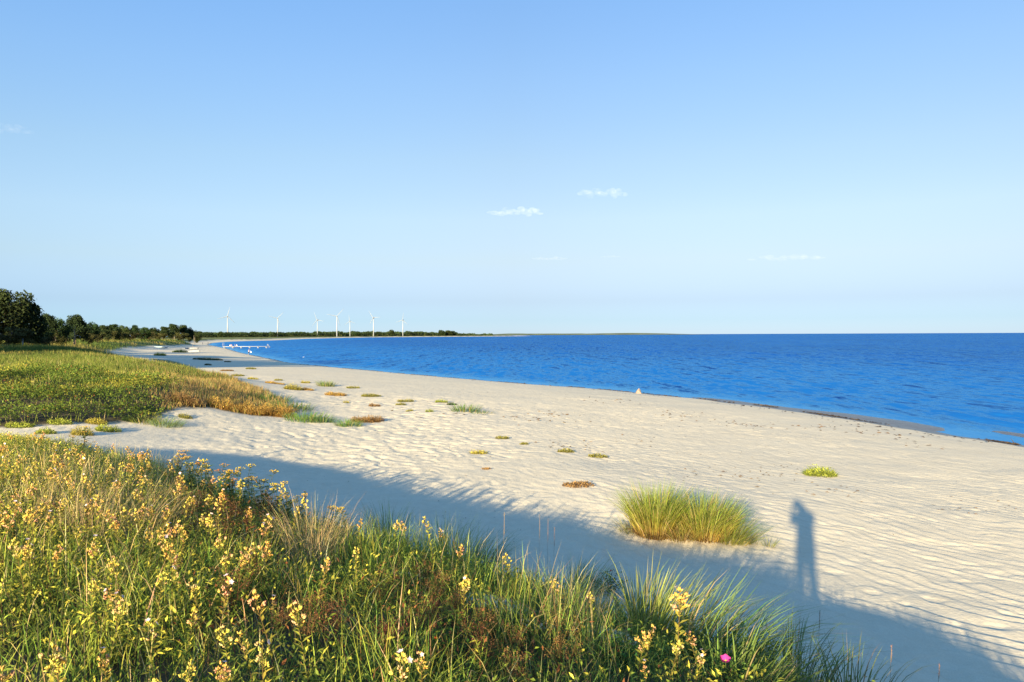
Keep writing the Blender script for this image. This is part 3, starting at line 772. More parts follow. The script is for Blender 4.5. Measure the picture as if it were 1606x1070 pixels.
put_tussock('marram_clump', 760, 880, 220, .28, .85, .4, (.11, .17, .04), (.24, .31, .08), 'marram clump drooping right at the dune edge', bias=(.35, 0), W=.0065)
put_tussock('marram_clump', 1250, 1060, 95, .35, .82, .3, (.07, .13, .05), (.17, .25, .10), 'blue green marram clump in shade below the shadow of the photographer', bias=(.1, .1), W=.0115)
put_tussock('marram_clump', 1345, 1090, 60, .3, .66, .3, (.10, .14, .04), (.26, .30, .07), 'sparse marram clump farthest right along the lower edge', bias=(.15, .1), W=.011)
put_tussock('marram_clump', 1180, 1090, 150, .3, .7, .35, GR0, (.16, .22, .05), 'marram clump with a few broad bright blades below the arching one', bias=(.3, .0), W=.0125)
put_tussock('straw_clump', 490, 880, 230, .28, .95, .22, (.34, .27, .11), (.55, .42, .19), 'straw coloured grass clump at the dune edge right of the tansy', bias=(.0, .05), W=.005, dead=.5)
put_tussock('straw_clump', 180, 850, 260, .5, .95, .22, (.34, .26, .11), (.56, .42, .20), 'wide clump of tall straw coloured grass on the left of the near dune', bias=(.12, .05), W=.0055, dead=.5)
put_tussock('straw_clump', 75, 830, 180, .5, .8, .22, (.34, .26, .11), (.52, .40, .18), 'clump of short straw coloured grass farthest left on the near dune', bias=(.1, .05), W=.0055, dead=.5)
put_tussock('straw_clump', 915, 990, 120, .22, .6, .2, (.28, .24, .07), (.42, .36, .12), 'upright yellow grass clump between the two bare sand patches', bias=(.0, .05), W=.007)
for i_, (x_, y_, n_, h_) in enumerate(((3.3, 3.2, 300, .46), (3.75, 2.2, 260, .55), (3.15, 4.25, 180, .40), (3.9, 1.1, 300, .65), (3.4, 0.2, 260, .6), (4.3, -1.2, 300, .75), (2.7, 2.6, 140, .34), (2.9, 1.3, 160, .36))):
    z_ = float(ground_z(x_, y_)[0][0]); g = Geo(); tussock(g, (0, 0, -.03), n_, .34, h_, .4, GR0, GR1, W=.010)
    tag(link('marram_clump', g.mesh('marram_clump'), M_GRASS, None, (x_, y_, z_)), 'marram clump on the dune flank just outside the right lower corner', 'grass clump', 'marram clumps outside the right lower corner')
# broad single blades that catch the light
def broad_blade(px, pb, L_, yaw, lean, W, label, c=(.30, .33, .06)):
    x, y, z = hit(px, pb); g = Geo()
    blades(g, [(0, 0, 0)], yaw, lean, L_, W, .15, np.array(c) * .8, np.array(c), 6)
    tag(link('broad_blade', g.mesh('broad_blade'), M_GRASS, None, (x, y, z)), label, 'grass blade')
broad_blade(520, 1110, .62, 2.7, .75, .022, 'broad bright green blade leaning left across the rust brown herbs')
broad_blade(1228, 1075, .50, 2.3, .75, .018, 'broad bright blade bending left beside the pink rose')
broad_blade(1188, 1030, .42, 1.9, .35, .013, 'narrow upright bright blade right of the pink rose')
broad_blade(1045, 1000, .55, 2.2, .25, .015, 'broad bright blade rising left out of the arching marram clump')
broad_blade(652, 880, .40, 1.7, .1, .010, 'bright upright blade in the straw and green grass at the dune middle', (.34, .36, .09))

# --- purplish grass spikes standing against the shaded sand
def spike(px, pt, pb, label, group=None):
    d = ray(px, pb); x, y, z = hit(px, pb); w = project(x, y, z)[2]; H = float((pb - pt) * w / FPX)
    g = Geo(); tube(g, [(0, 0, 0), (.01, 0, H * .6), (.02, 0, H)], (.0016, .0014, .001), (.30, .22, .12), 4)
    e = tag(empty('grass_spike', (x, y, z)), label, 'grass spike', group)
    link('stalk', g.mesh('stalk'), M_PLANT, e)
    h = Geo(); tube(h, [(.0158, 0, H * .70), (.0175, 0, H * .85), (.020, 0, H)], (.002, .003, .0015), (.34, .22, .15), 5); n = 40; t = np.sort(rng.random(n)); P = np.stack([.016 + .004 * t, 0 * t, H * (.72 + .28 * t)], 1)
    leaves(h, P, rng.normal(0, .35, (n, 3)) + (0, 0, 1.), sphere_dirs(n), .016, .005, jitter((.34, .22, .15), n, .08, .2)); link('ear', h.mesh('ear'), M_PLANT, e)
for a, b, c, l in ((789, 803, 925, 'tall reddish grass ear against the shaded sand at the dune middle'), (845, 806, 930, 'thin purplish grass ear left of the yellow soapwort tops'), (868, 826, 930, 'short purplish grass ear in front of the shaded sand'),
                   (858, 812, 935, 'grass ear between the two purplish ones'), (1283, 958, 1050, 'dark grass ear below the legs of the photographer shadow'), (1395, 1012, 1100, 'reddish grass ear nearest the lower right corner'), (1470, 1040, 1120, 'pale red grass ear farthest right at the lower edge')):
    spike(a, b, c, l)

# --- beach roses with hips and one pink flower
def rose_bush(px, py, n, rad, H, label, hips=(), flower=None):
    x, y, z = hit(px, py); e = tag(empty('rose_bush', (x, y, z)), label, 'rose bush')
    g = Geo(); s = Geo()
    for q in range(16):
        a = U(0, 6.28); r = rad * math.sqrt(rng.random()); tp = np.array([math.cos(a) * r, math.sin(a) * r, H * U(.55, 1) * (1 - .4 * (r / rad) ** 2)])
        tube(s, [(0, 0, 0), tp * (.5, .5, .65), tp], (.004, .003, .002), (.14, .08, .045), 4)
        m_ = n // 16; t = np.sqrt(rng.random(m_)); P = tp * np.stack([t, t, t], 1) + rng.normal(0, .035, (m_, 3))
        leaves(g, P, sphere_dirs(m_) + (0, 0, .3), rng.normal(0, .4, (m_, 3)) + (0, 0, 1), U(.022, .036, m_), U(.016, .024, m_), jitter((.06, .115, .022), m_, .1, .3), .15)
    link('branches', s.mesh('branches'), M_PLANT, e); link('leaves', g.mesh('leaves'), M_PLANT, e)
    for hx, hy in hips:
        d = ray(hx, hy); t = (y - .02) / d.y; p = np.array((d.x * t - x, d.y * t - y, ZC + d.z * t - z))
        bm = Geo(); th = np.linspace(0, math.pi, 7); ring = 8
        V = np.array([(math.sin(a) * math.cos(b) * .014, math.sin(a) * math.sin(b) * .014, math.cos(a) * .0115) for a in th for b in np.arange(ring) * 2 * math.pi / ring])
        Q = [[i * ring + j, i * ring + (j + 1) % ring, (i + 1) * ring + (j + 1) % ring, (i + 1) * ring + j] for i in range(6) for j in range(ring)]
        bm.add(V, Q, None, (.62, .07, .025)); pods(bm, [(0, 0, .010)] * 5, [(math.cos(k * 1.26), math.sin(k * 1.26), .8) for k in range(5)], .016, .003, (.16, .16, .04))
        link('rose_hip', bm.mesh('rose_hip', True), M_FLOWER, e, tuple(p))
    if flower:
        d = ray(*flower); t = (y - .05) / d.y; p = np.array((d.x * t - x, d.y * t - y, ZC + d.z * t - z))
        f = Geo(); D = unit(np.array([-.15, -.35, .9])); X = unit(np.cross(D, (0, 0, 1.))); Y = np.cross(D, X)
        for k in range(5):
            a = k * 1.2566 + .3; rd = math.cos(a) * X + math.sin(a) * Y; sd = np.cross(D, rd)
            rows = []
            for t_ in np.linspace(0, 1, 5):
                wv = .021 * math.sin(min(1, t_ * 1.15) * 1.9) ** .8 if t_ > 0 else .003
                for s_ in (-1, 0, 1): rows.append(rd * (.004 + .030 * t_) + sd * wv * s_ + D * (.024 * t_ ** 1.6 + .007 * abs(s_) * t_ + .003 * math.sin(9 * t_ + k)))
            Q = [[i * 3 + j, i * 3 + j + 1, i * 3 + j + 4, i * 3 + j + 3] for i in range(4) for j in range(2)]
            f.add(rows, Q, None, np.repeat(jitter((.58, .05, .25), 1, .05, .16), 15, 0) * np.repeat(np.linspace(1.15, .9, 5), 3)[:, None])
        tube(f, [-D * .004, -D * .05 - (0, 0, .06)], (.002, .003), (.10, .14, .03), 4)
        fo = link('pink_flower', f.mesh('pink_flower', True), M_FLOWER, e, tuple(p)); fo['label'] = 'bright pink rose flower'
        c = Geo(); n = 26; a = U(0, 6.28, n); r = np.sqrt(rng.random(n)) * .009
        pods(c, D * .004 + np.outer(np.cos(a) * r, X) + np.outer(np.sin(a) * r, Y), np.tile(D, (n, 1)) + rng.normal(0, .25, (n, 3)), .009, .003, (.80, .55, .08))
        link('stamens', c.mesh('stamens'), M_FLOWER, fo)
    return e
rose_bush(955, 930, 420, .34, .36, 'dark green rose bush with an orange red hip above the bare sand patch', hips=((958, 895),))
rose_bush(975, 1050, 520, .36, .30, 'rose bush with one red hip in the shade beneath the marram', hips=((970, 1020),))
rose_bush(1135, 1095, 520, .26, .32, 'rose bush carrying the single bright pink flower', flower=(1138, 1037))
rose_bush(680, 1055, 420, .32, .30, 'rose bush with two red hips among rust brown herbs', hips=((683, 1000), (614, 1020)))
rose_bush(815, 1000, 380, .30, .26, 'low rose bush with an orange hip left of the bare sand', hips=((803, 975),))
# ------------------------------------------------------------------ middle dune and the dunes behind it (growth nobody could count)
MIDPX = [(-500, 695), (-100, 676), (0, 671), (60, 668), (130, 662), (190, 664), (245, 661), (264, 649), (285, 640), (330, 640), (395, 652), (432, 654), (452, 645), (440, 625), (400, 607), (370, 597), (330, 586), (300, 575), (270, 566), (235, 562)]
MIDW = np.array([hit(*q)[:2] for q in MIDPX] + [(-32, 72), (-90, 72), (-90, 20)])
def in_mid(x, y):
    j = 1.0 * (fbm(x / .9, y / .9, 201) - .5); k = 1.0 * (fbm(x / .9, y / .9, 203) - .5)
    return inside(x + j, y + k, MIDW)
def mid_scatter(n, box, emin, cond):
    x = U(box[0], box[1], n); y = U(box[2], box[3], n)
    z, s, e = ground_z(x, y); px, py, w = project(x, y, z)
    k = (w > 1) & (px > -140) & (px < 1000) & in_mid(x, y) & (s > 8)
    x, y, z, e, px, py = x[k], y[k], z[k], e[k], px[k], py[k]
    k = rng.random(len(x)) < cond(x, y, e, px, py)
    return x[k], y[k], z[k] - .02, px[k], py[k]
def orange_w(x, y):                       # how far the dry orange grass of the dune's seaward tip has taken over
    b = -x / y                            # bearing: the tip points seawards
    return smooth(.505, .445, b + .10 * (fbm(x / 3, y / 3, 111) - .5))
def rose_w(x, y): return (1 - smooth(38.5, 41, y + 3 * (fbm(x / 4, y / 4, 113) - .5))) * (1 - orange_w(x, y))
BOXM = (-44, -8, 20.5, 62)
def rose_thicket():
    g = Geo()
    x, y, z, px, py = mid_scatter(150000, BOXM, .5, lambda x, y, e, px, py: rose_w(x, y) * np.clip(.4 + vnoise(x * 1.2, y * 1.2, 115), 0, 1))
    n = len(x); hgt = .14 + 1.0 * vnoise(x * .55, y * .55, 117) ** 1.6 * (.4 + .9 * vnoise(x * 2.0, y * 2.0, 118))
    hue = vnoise(x * .5, y * .5, 119)
    for k in range(3):
        f = np.sqrt(U(.25, 1, n)); P = np.stack([x + rng.normal(0, .07, n), y + rng.normal(0, .07, n), z + hgt * f], 1)
        c = np.where((rng.random(n) < .03 + .75 * smooth(.58, .72, hue + .25 * (vnoise(x * 2.2, y * 2.2, 120) - .5)))[:, None], (.36, .33, .05), (.12, .17, .026)); c = np.where((rng.random(n) < .035)[:, None], (.30, .12, .04), c)
        leaves(g, P, sphere_dirs(n) + (0, 0, .3), rng.normal(0, .6, (n, 3)) + (0, -.2, 1), U(.06, .10, n), U(.04, .065, n), c * np.exp(rng.normal(0, .2, (n, 1)) + 1.3 * (fbm(x / 2.4, y / 2.4, 119)[:, None] - .5)), .1)
    return g.mesh('rose_thicket')
tag(link('rose_thicket', rose_thicket(), M_GRASS), 'low dense green beach rose thicket covering the middle dune', 'thicket', kind='stuff')
def mid_grass():
    g = Geo()
    x, y, z, px, py = mid_scatter(230000, BOXM, .22, lambda x, y, e, px, py: np.clip(.25 + .75 * (1 - rose_w(x, y)) - .1, .14, 1) * np.clip(.2 + 1.2 * vnoise(x * 1.1, y * 1.1, 121), 0, 1) * .8)
    n = len(x); ow = orange_w(x, y); r = rng.random(n); yel = smooth(36, 40, y) * (1 - smooth(46, 52, y)) * (1 - ow)
    c1 = np.where((r < ow * .75)[:, None], (.46, .29, .105), np.where((r < ow * .75 + yel * .6)[:, None], (.42, .37, .06), (.22, .26, .045)))
    c1 = np.where((rng.random(n) < .12)[:, None], (.50, .40, .17), c1) * np.exp(rng.normal(0, .22, (n, 1)))
    blades(g, np.stack([x, y, z], 1), U(0, 6.28, n), np.abs(rng.normal(0, .3, n)), U(.28, .62, n) * (1 - .25 * ow) * (.5 + .95 * vnoise(x * .8, y * .8, 5)), U(.014, .026, n), U(0, .35, n), c1 * .75, c1, 2)
    return g.mesh('dune_grass')
tag(link('dune_grass', mid_grass(), M_GRASS), 'green, yellow and orange grass on the middle dune', 'grass', kind='stuff')
def far_grass():
    g = Geo()
    y = 52 * np.exp(rng.random(170000) * math.log(420 / 52)); x = -y * U(.30, .83, len(y))
    z, s, e = ground_z(x, y); px, py, w = project(x, y, z)
    den = smooth(.5, 1.2, e + .9 * (fbm(x / 6, y / 6, 131) - .5)); k = (rng.random(len(x)) < den * np.clip(.15 + 1.3 * fbm(x / 5, y / 5, 133), 0, 1))
    x, y, z = x[k], y[k], z[k] - .03; n = len(x); hue = fbm(x / 14, y / 14, 135) + rng.normal(0, .06, n)
    c = np.where((hue > .57)[:, None], (.34, .28, .075), np.where((hue > .50)[:, None], (.24, .26, .05), (.10, .145, .03))) * np.exp(rng.normal(0, .22, (n, 1)))
    sc = (y / 60) ** .75
    blades(g, np.stack([x, y, z], 1), U(0, 6.28, n), np.abs(rng.normal(0, .3, n)), U(.35, .7, n) * np.minimum(sc, 1.5), .03 * sc, U(0, .3, n), c * .8, c, 2)
    return g.mesh('dune_grass')
tag(link('dune_grass', far_grass(), M_GRASS), 'bright green grass on the dunes far behind towards the trees', 'grass', kind='stuff')

# ------------------------------------------------------------------ single plants on the open sand
def mound(g, w, h, n, kind, x0, y0, z0):
    """spreading beach plant: many short shoots; kind sets colours"""
    cols = {'olive': ((.16, .15, .035), (.30, .27, .06)), 'orange': ((.26, .14, .04), (.52, .33, .075)), 'yellow': ((.22, .19, .04), (.48, .40, .07)), 'lime': ((.14, .17, .03), (.36, .39, .06)),
            'brown': ((.16, .09, .04), (.32, .19, .07)), 'dark': ((.035, .06, .02), (.06, .095, .03))}[kind]
    a = U(0, 6.28, n); r = np.sqrt(rng.random(n)) * (.72 + .28 * vnoise(a * 1.3, a * 0 + w, 7)); x = np.cos(a) * r * w / 2; y = np.sin(a) * r * w * .32
    z = ground_z(x + x0, y + y0)[0] - z0
    hh = h * (1 - .75 * r ** 2) * (.35 + .75 * vnoise(x * 6 / max(w, .6) + x0, y * 9 / max(w, .6), 9))
    k = np.exp(rng.normal(0, .25, (n, 1)))
    blades(g, np.stack([x, y, z - .01], 1), a + rng.normal(0, .9, n), U(.2, 1.0, n), np.maximum(hh, .03), U(.010, .02, n) * (1 + .35 * w), .2, np.array(cols[0]) * k, (np.array(cols[0]) + cols[1]) * .5 * k, 2)
    m_ = n; t = U(.4, 1, m_)
    leaves(g, np.stack([x, y, z + hh * t * .8], 1), sphere_dirs(m_) + (0, 0, .4), sphere_dirs(m_) + (0, 0, .8), U(.03, .055, m_) * (1 + .3 * w), U(.014, .026, m_) * (1 + .3 * w), np.array(cols[1]) * k * U(.8, 1.2, (m_, 1)))
def beach_plant(px, pb, wpx, hpx, kind, label, group=None):
    x, y, z = hit(px, pb); w = wpx * y / FPX; h = hpx * y / FPX * 1.05
    g = Geo(); mound(g, w, h, int(np.clip(300 * w, 140, 700)), kind, x, y, z)
    tag(link('beach_plant', g.mesh('beach_plant'), M_GRASS, None, (x, y, z)), label, 'beach plant', group)
for a in (
    (1285, 746, 62, 22, 'lime', 'lone yellow green plant on bare sand straight above the shadow of the person'),
    (905, 762, 60, 9, 'brown', 'sparse brown plant at the ragged edge of the dune shadow'),
    (937, 717, 36, 7, 'olive', 'olive plant on open sand, right one of a close pair'),
    (887, 709, 34, 7, 'olive', 'thin olive plant on open sand, left one of a close pair'),
    (822, 697, 16, 5, 'olive', 'tiny olive plant right of a flat dark one on open sand'),
    (787, 688, 27, 6, 'olive', 'flat dark olive plant on open sand above a brighter mound'),
    (750, 711, 34, 9, 'yellow', 'bright yellow green mound alone on open sand nearest the dune shadow'),
    (763, 736, 14, 3, 'brown', 'faint brown plant just above the dune shadow'),
    (458, 611, 32, 15, 'yellow', 'round golden plant, tallest of the cluster beside the orange dune tip'),
    (430, 602, 38, 5, 'orange', 'low orange plant left of the round golden one'),
    (436, 597, 17, 4, 'olive', 'thin olive plant behind the low orange one'),
    (479, 601, 17, 7, 'yellow', 'small golden plant left of the green topped one'),
    (481, 612, 26, 6, 'orange', 'low orange plant right of the round golden one'),
    (525, 620, 42, 8, 'orange', 'wide orange brown plant below the green topped one'),
    (553, 609, 26, 5, 'olive', 'flat olive plant right of the green topped one'),
    (581, 622, 40, 7, 'olive', 'wide olive plant on the sand, widest of its row'),
    (543, 631, 11, 5, 'yellow', 'small yellow plant below the wide orange brown one'),
    (587, 637, 22, 6, 'brown', 'small brown plant below the widest olive one'),
    (635, 630, 32, 6, 'olive', 'olive plant left of the green grass tuft, upper of two'),
    (628, 635, 20, 5, 'olive', 'olive plant left of the green grass tuft, lower of two'),
    (642, 645, 14, 4, 'olive', 'tiny olive plant just below the two olive ones'),
    (674, 646, 15, 6, 'lime', 'small lime plant below left of the green grass tuft'),
    (692, 631, 24, 7, 'lime', 'pale lime plant behind the green grass tuft'),
    (708, 634, 20, 5, 'dark', 'dark plant touching the left end of the green grass tuft'),
    (575, 661, 62, 15, 'brown', 'broad brown mound at the right end of the green dune tip grass'),
    (393, 579, 20, 5, 'olive', 'olive plant at the near edge of the far blue shadow'),
    (355, 582, 26, 4, 'brown', 'flat brown plant left below the far blue shadow'),
    (372, 590, 25, 5, 'olive', 'olive plant beside the orange grass ridge, nearest its top'),
    (396, 595, 20, 5, 'yellow', 'yellow plant beside the orange grass ridge'),
    (330, 565, 42, 8, 'dark', 'wide dark bush in the far blue shadow on the beach'),
    (309, 564, 18, 5, 'dark', 'small dark bush left of the wide one in the far blue shadow'),
    (357, 568, 14, 3, 'dark', 'flat dark plant right of the wide dark bush in the far blue shadow'),
    (326, 573, 14, 4, 'dark', 'flat dark plant in the middle of the far blue shadow'),
    (282, 553, 26, 9, 'lime', 'yellow green plant beside the beached white dinghies'),
    (251, 558, 20, 9, 'lime', 'light green plant above the near edge of the orange grass'),
): beach_plant(*a)
for a in ((30, 669, 50, 12, 'lime', 'leafy green plant at the sand edge of the middle dune by the left picture edge'), (92, 664, 46, 12, 'lime', 'leafy yellow green plant at the sand edge of the middle dune'), (150, 664, 40, 13, 'yellow', 'yellow plant on the sandy path below the middle dune'),
          (205, 660, 36, 12, 'dark', 'dark leafy plant at the sand edge of the middle dune'), (128, 682, 40, 20, 'yellow', 'yellow plant in the middle of the sandy path'), (168, 676, 46, 16, 'lime', 'leafy plant bridging the sandy path right of the yellow one'), (70, 680, 40, 14, 'lime', 'leafy plant in the sandy path left of the yellow one'), (290, 655, 26, 9, 'olive', 'olive plant on the sand right of the pale grass tuft')): beach_plant(*a)
# the big double tussock on its own hummock, and smaller grass tufts
T0, T1 = (.40, .25, .07), (.20, .31, .04)
put_tussock('beach_tussock', 1028, 837, 2000, .36, 1.20, .36, T0, T1, 'left half of the big sunlit yellow green tussock pair on the sand', W=.0105, droop=(.05, .36), dead=.10, foot=700)
put_tussock('beach_tussock', 1106, 839, 2000, .40, 1.02, .46, T0, T1, 'right half of the big sunlit yellow green tussock pair on the sand', W=.0105, bias=(.1, 0), droop=(.05, .42), dead=.10, foot=700)
put_tussock('beach_tussock', 1146, 846, 700, .36, .74, .70, (.24, .22, .05), (.22, .31, .05), 'low green tussock against the right side of the big tussock pair', W=.008, bias=(.2, 0))
put_tussock('beach_tussock', 1068, 842, 420, .30, .80, .75, (.34, .24, .07), (.24, .31, .05), 'low straw footed tussock in the notch of the big tussock pair', W=.010, droop=(.1, .6), dead=.3)
put_tussock('beach_tussock', 992, 834, 160, .22, .55, .8, (.2, .19, .05), (.24, .30, .07), 'small ragged tussock at the left foot of the big tussock pair', W=.009, droop=(.1, .7), dead=.25)
put_tussock('beach_tussock', 1206, 858, 60, .10, .32, .5, (.22, .22, .06), (.33, .36, .09), 'small wispy grass tuft between the big tussock pair and the person shadow', W=.006)
put_tussock('beach_tussock', 1183, 853, 26, .08, .24, .5, (.12, .15, .04), (.2, .24, .08), 'thin dark grass tuft left of the wispy one', W=.005)
put_tussock('beach_tussock', 730, 645, 240, .75, .62, .5, (.09, .14, .035), (.16, .26, .06), 'green grass tuft alone on the open sand in the middle of the beach', W=.022)
put_tussock('beach_tussock', 757, 648, 100, .6, .30, .7, (.09, .14, .035), (.15, .23, .06), 'low green grass trailing right from the middle beach tuft', W=.02, bias=(.3, 0))
put_tussock('beach_tussock', 512, 606, 220, .72, .68, .45, (.18, .18, .05), (.17, .27, .07), 'green topped grass tuft with brown foot in the cluster beyond the dune tip', W=.03)
put_tussock('beach_tussock', 480, 660, 420, .95, .62, .5, (.10, .16, .035), (.18, .30, .06), 'wide bright green grass tuft at the foot of the orange dune tip', W=.02)
put_tussock('beach_tussock', 546, 668, 260, .55, .50, .6, (.10, .16, .035), (.19, .31, .05), 'bright green tuft in front of the broad brown mound', W=.018)
put_tussock('beach_tussock', 505, 662, 260, .6, .48, .5, (.09, .14, .04), (.14, .23, .06), 'blue green grass tuft between the wide and the bright one', W=.018)
put_tussock('beach_tussock', 455, 642, 420, 1.2, .62, .45, (.07, .12, .03), (.12, .20, .05), 'dark green grass tuft behind the golden shrub of the dune tip', W=.022)
put_tussock('beach_tussock', 425, 628, 320, 1.2, .60, .45, (.07, .12, .03), (.12, .19, .05), 'dark green grass tuft along the far side of the orange ridge', W=.024)
put_tussock('beach_tussock', 262, 668, 330, .55, .55, .65, (.14, .19, .05), (.24, .33, .09), 'pale green grass tuft at the end of the sandy path', W=.013, bias=(.25, 0))
put_tussock('beach_tussock', 225, 662, 220, .5, .42, .6, (.16, .18, .04), (.32, .33, .06), 'yellow green grass tuft left of the pale one by the sandy path', W=.013)
for a in ((435, 652, 60, 34, 'orange', 'golden orange shrub at the very tip of the orange dune grass'), (395, 648, 62, 26, 'orange', 'second golden orange shrub left of the tip one'), (350, 640, 60, 24, 'orange', 'orange brown shrub on the dune side above the path sand'), (290, 632, 60, 24, 'brown', 'brown shrub between the orange dune grass and the green thicket')): beach_plant(*a)

_soft = 0
for _dx, _dy in ((0, 0), (.25, 0), (-.25, 0), (0, .3), (0, -.3)):
    _soft = _soft + (inside(gx + _dx + .5 * (fbm(gx, gy, 7) - .5), gy + _dy, VEG) | in_mid(gx + _dx, gy + _dy)) / 5
for gx_, gy_, _, r_ in GAPS: _soft = _soft * smooth(0.55 * r_, 1.3 * r_, np.hypot(gx - gx_, gy - gy_))
_far = smooth(0.5, 1.0, ge + .6 * (fbm(gx / 4, gy / 4, 91) - .5)) * smooth(58, 70, gy)
fattr(gm, 'veg', np.maximum(_soft, _far))

# ------------------------------------------------------------------ trees
def tree_mesh(seed, kind):
    global rng
    keep = rng; rng = np.random.default_rng(seed)
    t = Geo(); c = Geo()                  # unit tree: 1 m tall, about 1 m wide, scaled when placed
    if kind == 'pine': th = .45; crown_c, crown_r = (0, 0, .56), (.40, .40, .44)
    elif kind == 'shrub': th = .25; crown_c, crown_r = (0, 0, .45), (.5, .5, .48)
    else: th = .4; crown_c, crown_r = (0, 0, .52), (.46, .46, .48)
    lean = rng.normal(0, .03, 2)
    tube(t, [(0, 0, -.02), (lean[0], lean[1], th * .6), (lean[0] * 2, lean[1] * 2, th), (lean[0] * 2.5, lean[1] * 2.5, .8)], (.028, .022, .017, .006), (.5,) * 3, 7)
    K = {'pine': 60, 'shrub': 30, 'broad': 64}[kind]
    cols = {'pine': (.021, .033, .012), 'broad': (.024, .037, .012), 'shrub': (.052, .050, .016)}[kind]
    for q in range(K):
        d = sphere_dirs(1)[0]; d[2] = d[2] * .9 + .1; r = U(.45, 1.0) ** .6
        o = np.array(crown_c) + d * np.array(crown_r) * r * (1 + .25 * rng.normal(0, .6))
        if kind == 'pine': o[:2] *= np.clip(1.5 - o[2], .35, 1.1); cr = np.array((.13, .13, .07)) * U(.7, 1.3)
        else: cr = np.array((.13, .13, .11)) * U(.6, 1.35)
        o[2] = min(max(o[2], .10), .94)
        tube(t, [(lean[0] * 2, lean[1] * 2, min(th * U(.5, 1.3), o[2])), (o + (0, 0, th)) / 2 * (.8, .8, 1), o], (.010, .007, .003), (.5,) * 3, 4)
        n = 150 if kind != 'shrub' else 110
        v = sphere_dirs(n); rr_ = U(.55, 1.08, n)[:, None]; P = o + v * cr * rr_
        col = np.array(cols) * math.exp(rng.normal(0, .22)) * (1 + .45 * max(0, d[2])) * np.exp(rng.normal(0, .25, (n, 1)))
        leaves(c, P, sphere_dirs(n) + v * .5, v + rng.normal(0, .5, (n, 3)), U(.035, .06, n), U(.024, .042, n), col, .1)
    rng = keep
    return t.mesh('trunk'), c.mesh('crown')
TREES = {k: [tree_mesh(400 + i + 10 * j, k) for i in range(n)] for j, (k, n) in enumerate((('broad', 4), ('pine', 4), ('shrub', 2)))}
def tree(px, top, wpx, dist, kind, i, label, name=None, sink=0.0, group=None, bark=None):
    x, y, z = along(px, 530, dist); H = ZC + (ray(px, top).z / ray(px, top).y) * dist - z; Wd = wpx * dist / FPX
    e = tag(empty(name or {'broad': 'broadleaf_tree', 'pine': 'pine_tree', 'shrub': 'shrub'}[kind], (x, y, z - sink), U(0, 6.28)), label, 'shrub' if kind == 'shrub' else 'tree', group)
    e.scale = (Wd, Wd, H / .97)
    t, c = TREES[kind][i % len(TREES[kind])]
    link('trunk', t, None, e).data.materials.append(M_BARK) if not len(t.materials) else link('trunk', t, None, e)
    link('crown', c, M_TREE, e)
    return e
for a in (
    (-75, 452, 120, 118, 'broad', 0, 'tall dark tree cut by the left edge of the picture'),
    (14, 459, 92, 116, 'broad', 1, 'tallest dark tree of the left clump with an uneven rounded crown'),
    (46, 484, 50, 122, 'broad', 2, 'dark tree on the right shoulder of the tallest one'),
    (14, 508, 62, 108, 'shrub', 0, 'sunlit olive shrub in front of the tallest dark tree'),
    (-40, 505, 60, 106, 'shrub', 1, 'olive shrub at the left edge below the tall dark trees'),
    (74, 495, 34, 150, 'pine', 0, 'pine with a thin spire right of the tall dark clump'),
    (92, 503, 30, 156, 'broad', 3, 'rounded dark green tree between the spired pine and the pale trunked pine'),
    (62, 512, 40, 140, 'broad', 0, 'dark tree filling the gap left of the spired pine'),
    (68, 528, 22, 130, 'shrub', 1, 'small yellow green shrub left of the pale hut'),
    (119, 496, 38, 168, 'pine', 1, 'pine with sunlit brown crown and pale leaning trunk'),
    (104, 512, 18, 172, 'shrub', 0, 'brownish shrub left of the pale trunked pine'),
    (143, 506, 32, 205, 'pine', 2, 'broad pine right of the pale trunked one'),
    (141, 522, 22, 178, 'shrub', 1, 'brown shrub under the broad pine'),
    (161, 511, 28, 225, 'pine', 3, 'flat crowned pine, first of the receding row'),
    (178, 510, 26, 255, 'pine', 0, 'round headed pine, second of the receding row'),
    (195, 512, 24, 275, 'broad', 1, 'pale green tree, third of the receding row'),
    (212, 511, 16, 300, 'pine', 1, 'pointed pine, fourth of the receding row'),
    (226, 515, 22, 320, 'broad', 2, 'low dark tree right of the pointed pine'),
    (241, 514, 22, 350, 'pine', 2, 'pine at the left end of the grove by the beach head'),
    (256, 513, 22, 380, 'pine', 3, 'pine with bare stems in the grove by the beach head'),
    (271, 509.5, 24, 395, 'pine', 0, 'tallest pine of the grove by the beach head'),
    (287, 511, 22, 405, 'pine', 1, 'dense pine right of the tallest one in the grove'),
    (298, 514, 14, 410, 'pine', 2, 'slim pine at the right end of the grove'),
    (186, 519, 26, 262, 'shrub', 0, 'low bush under the receding row of pines'),
    (205, 520, 26, 290, 'shrub', 1, 'low bush beneath the pointed pine'),
    (248, 521, 26, 345, 'shrub', 0, 'low bush at the left foot of the beach head grove'),
    (281, 521, 26, 385, 'shrub', 1, 'low bush at the right foot of the beach head grove'),
    (152, 519, 24, 215, 'shrub', 1, 'dark bush between the broad and the flat crowned pine'),
    (84, 516, 30, 150, 'shrub', 0, 'dark bush behind the pale hut'),
    (30, 512, 46, 124, 'shrub', 1, 'dark bush at the right foot of the tallest tree'),
    (170, 516, 22, 240, 'shrub', 0, 'dark bush between the first two pines of the row'),
    (234, 519, 18, 330, 'shrub', 0, 'dark bush right of the pointed pine and low dark tree'),
    (308, 520, 14, 520, 'broad', 3, 'small tree beyond the right end of the beach head grove'),
): tree(*a)
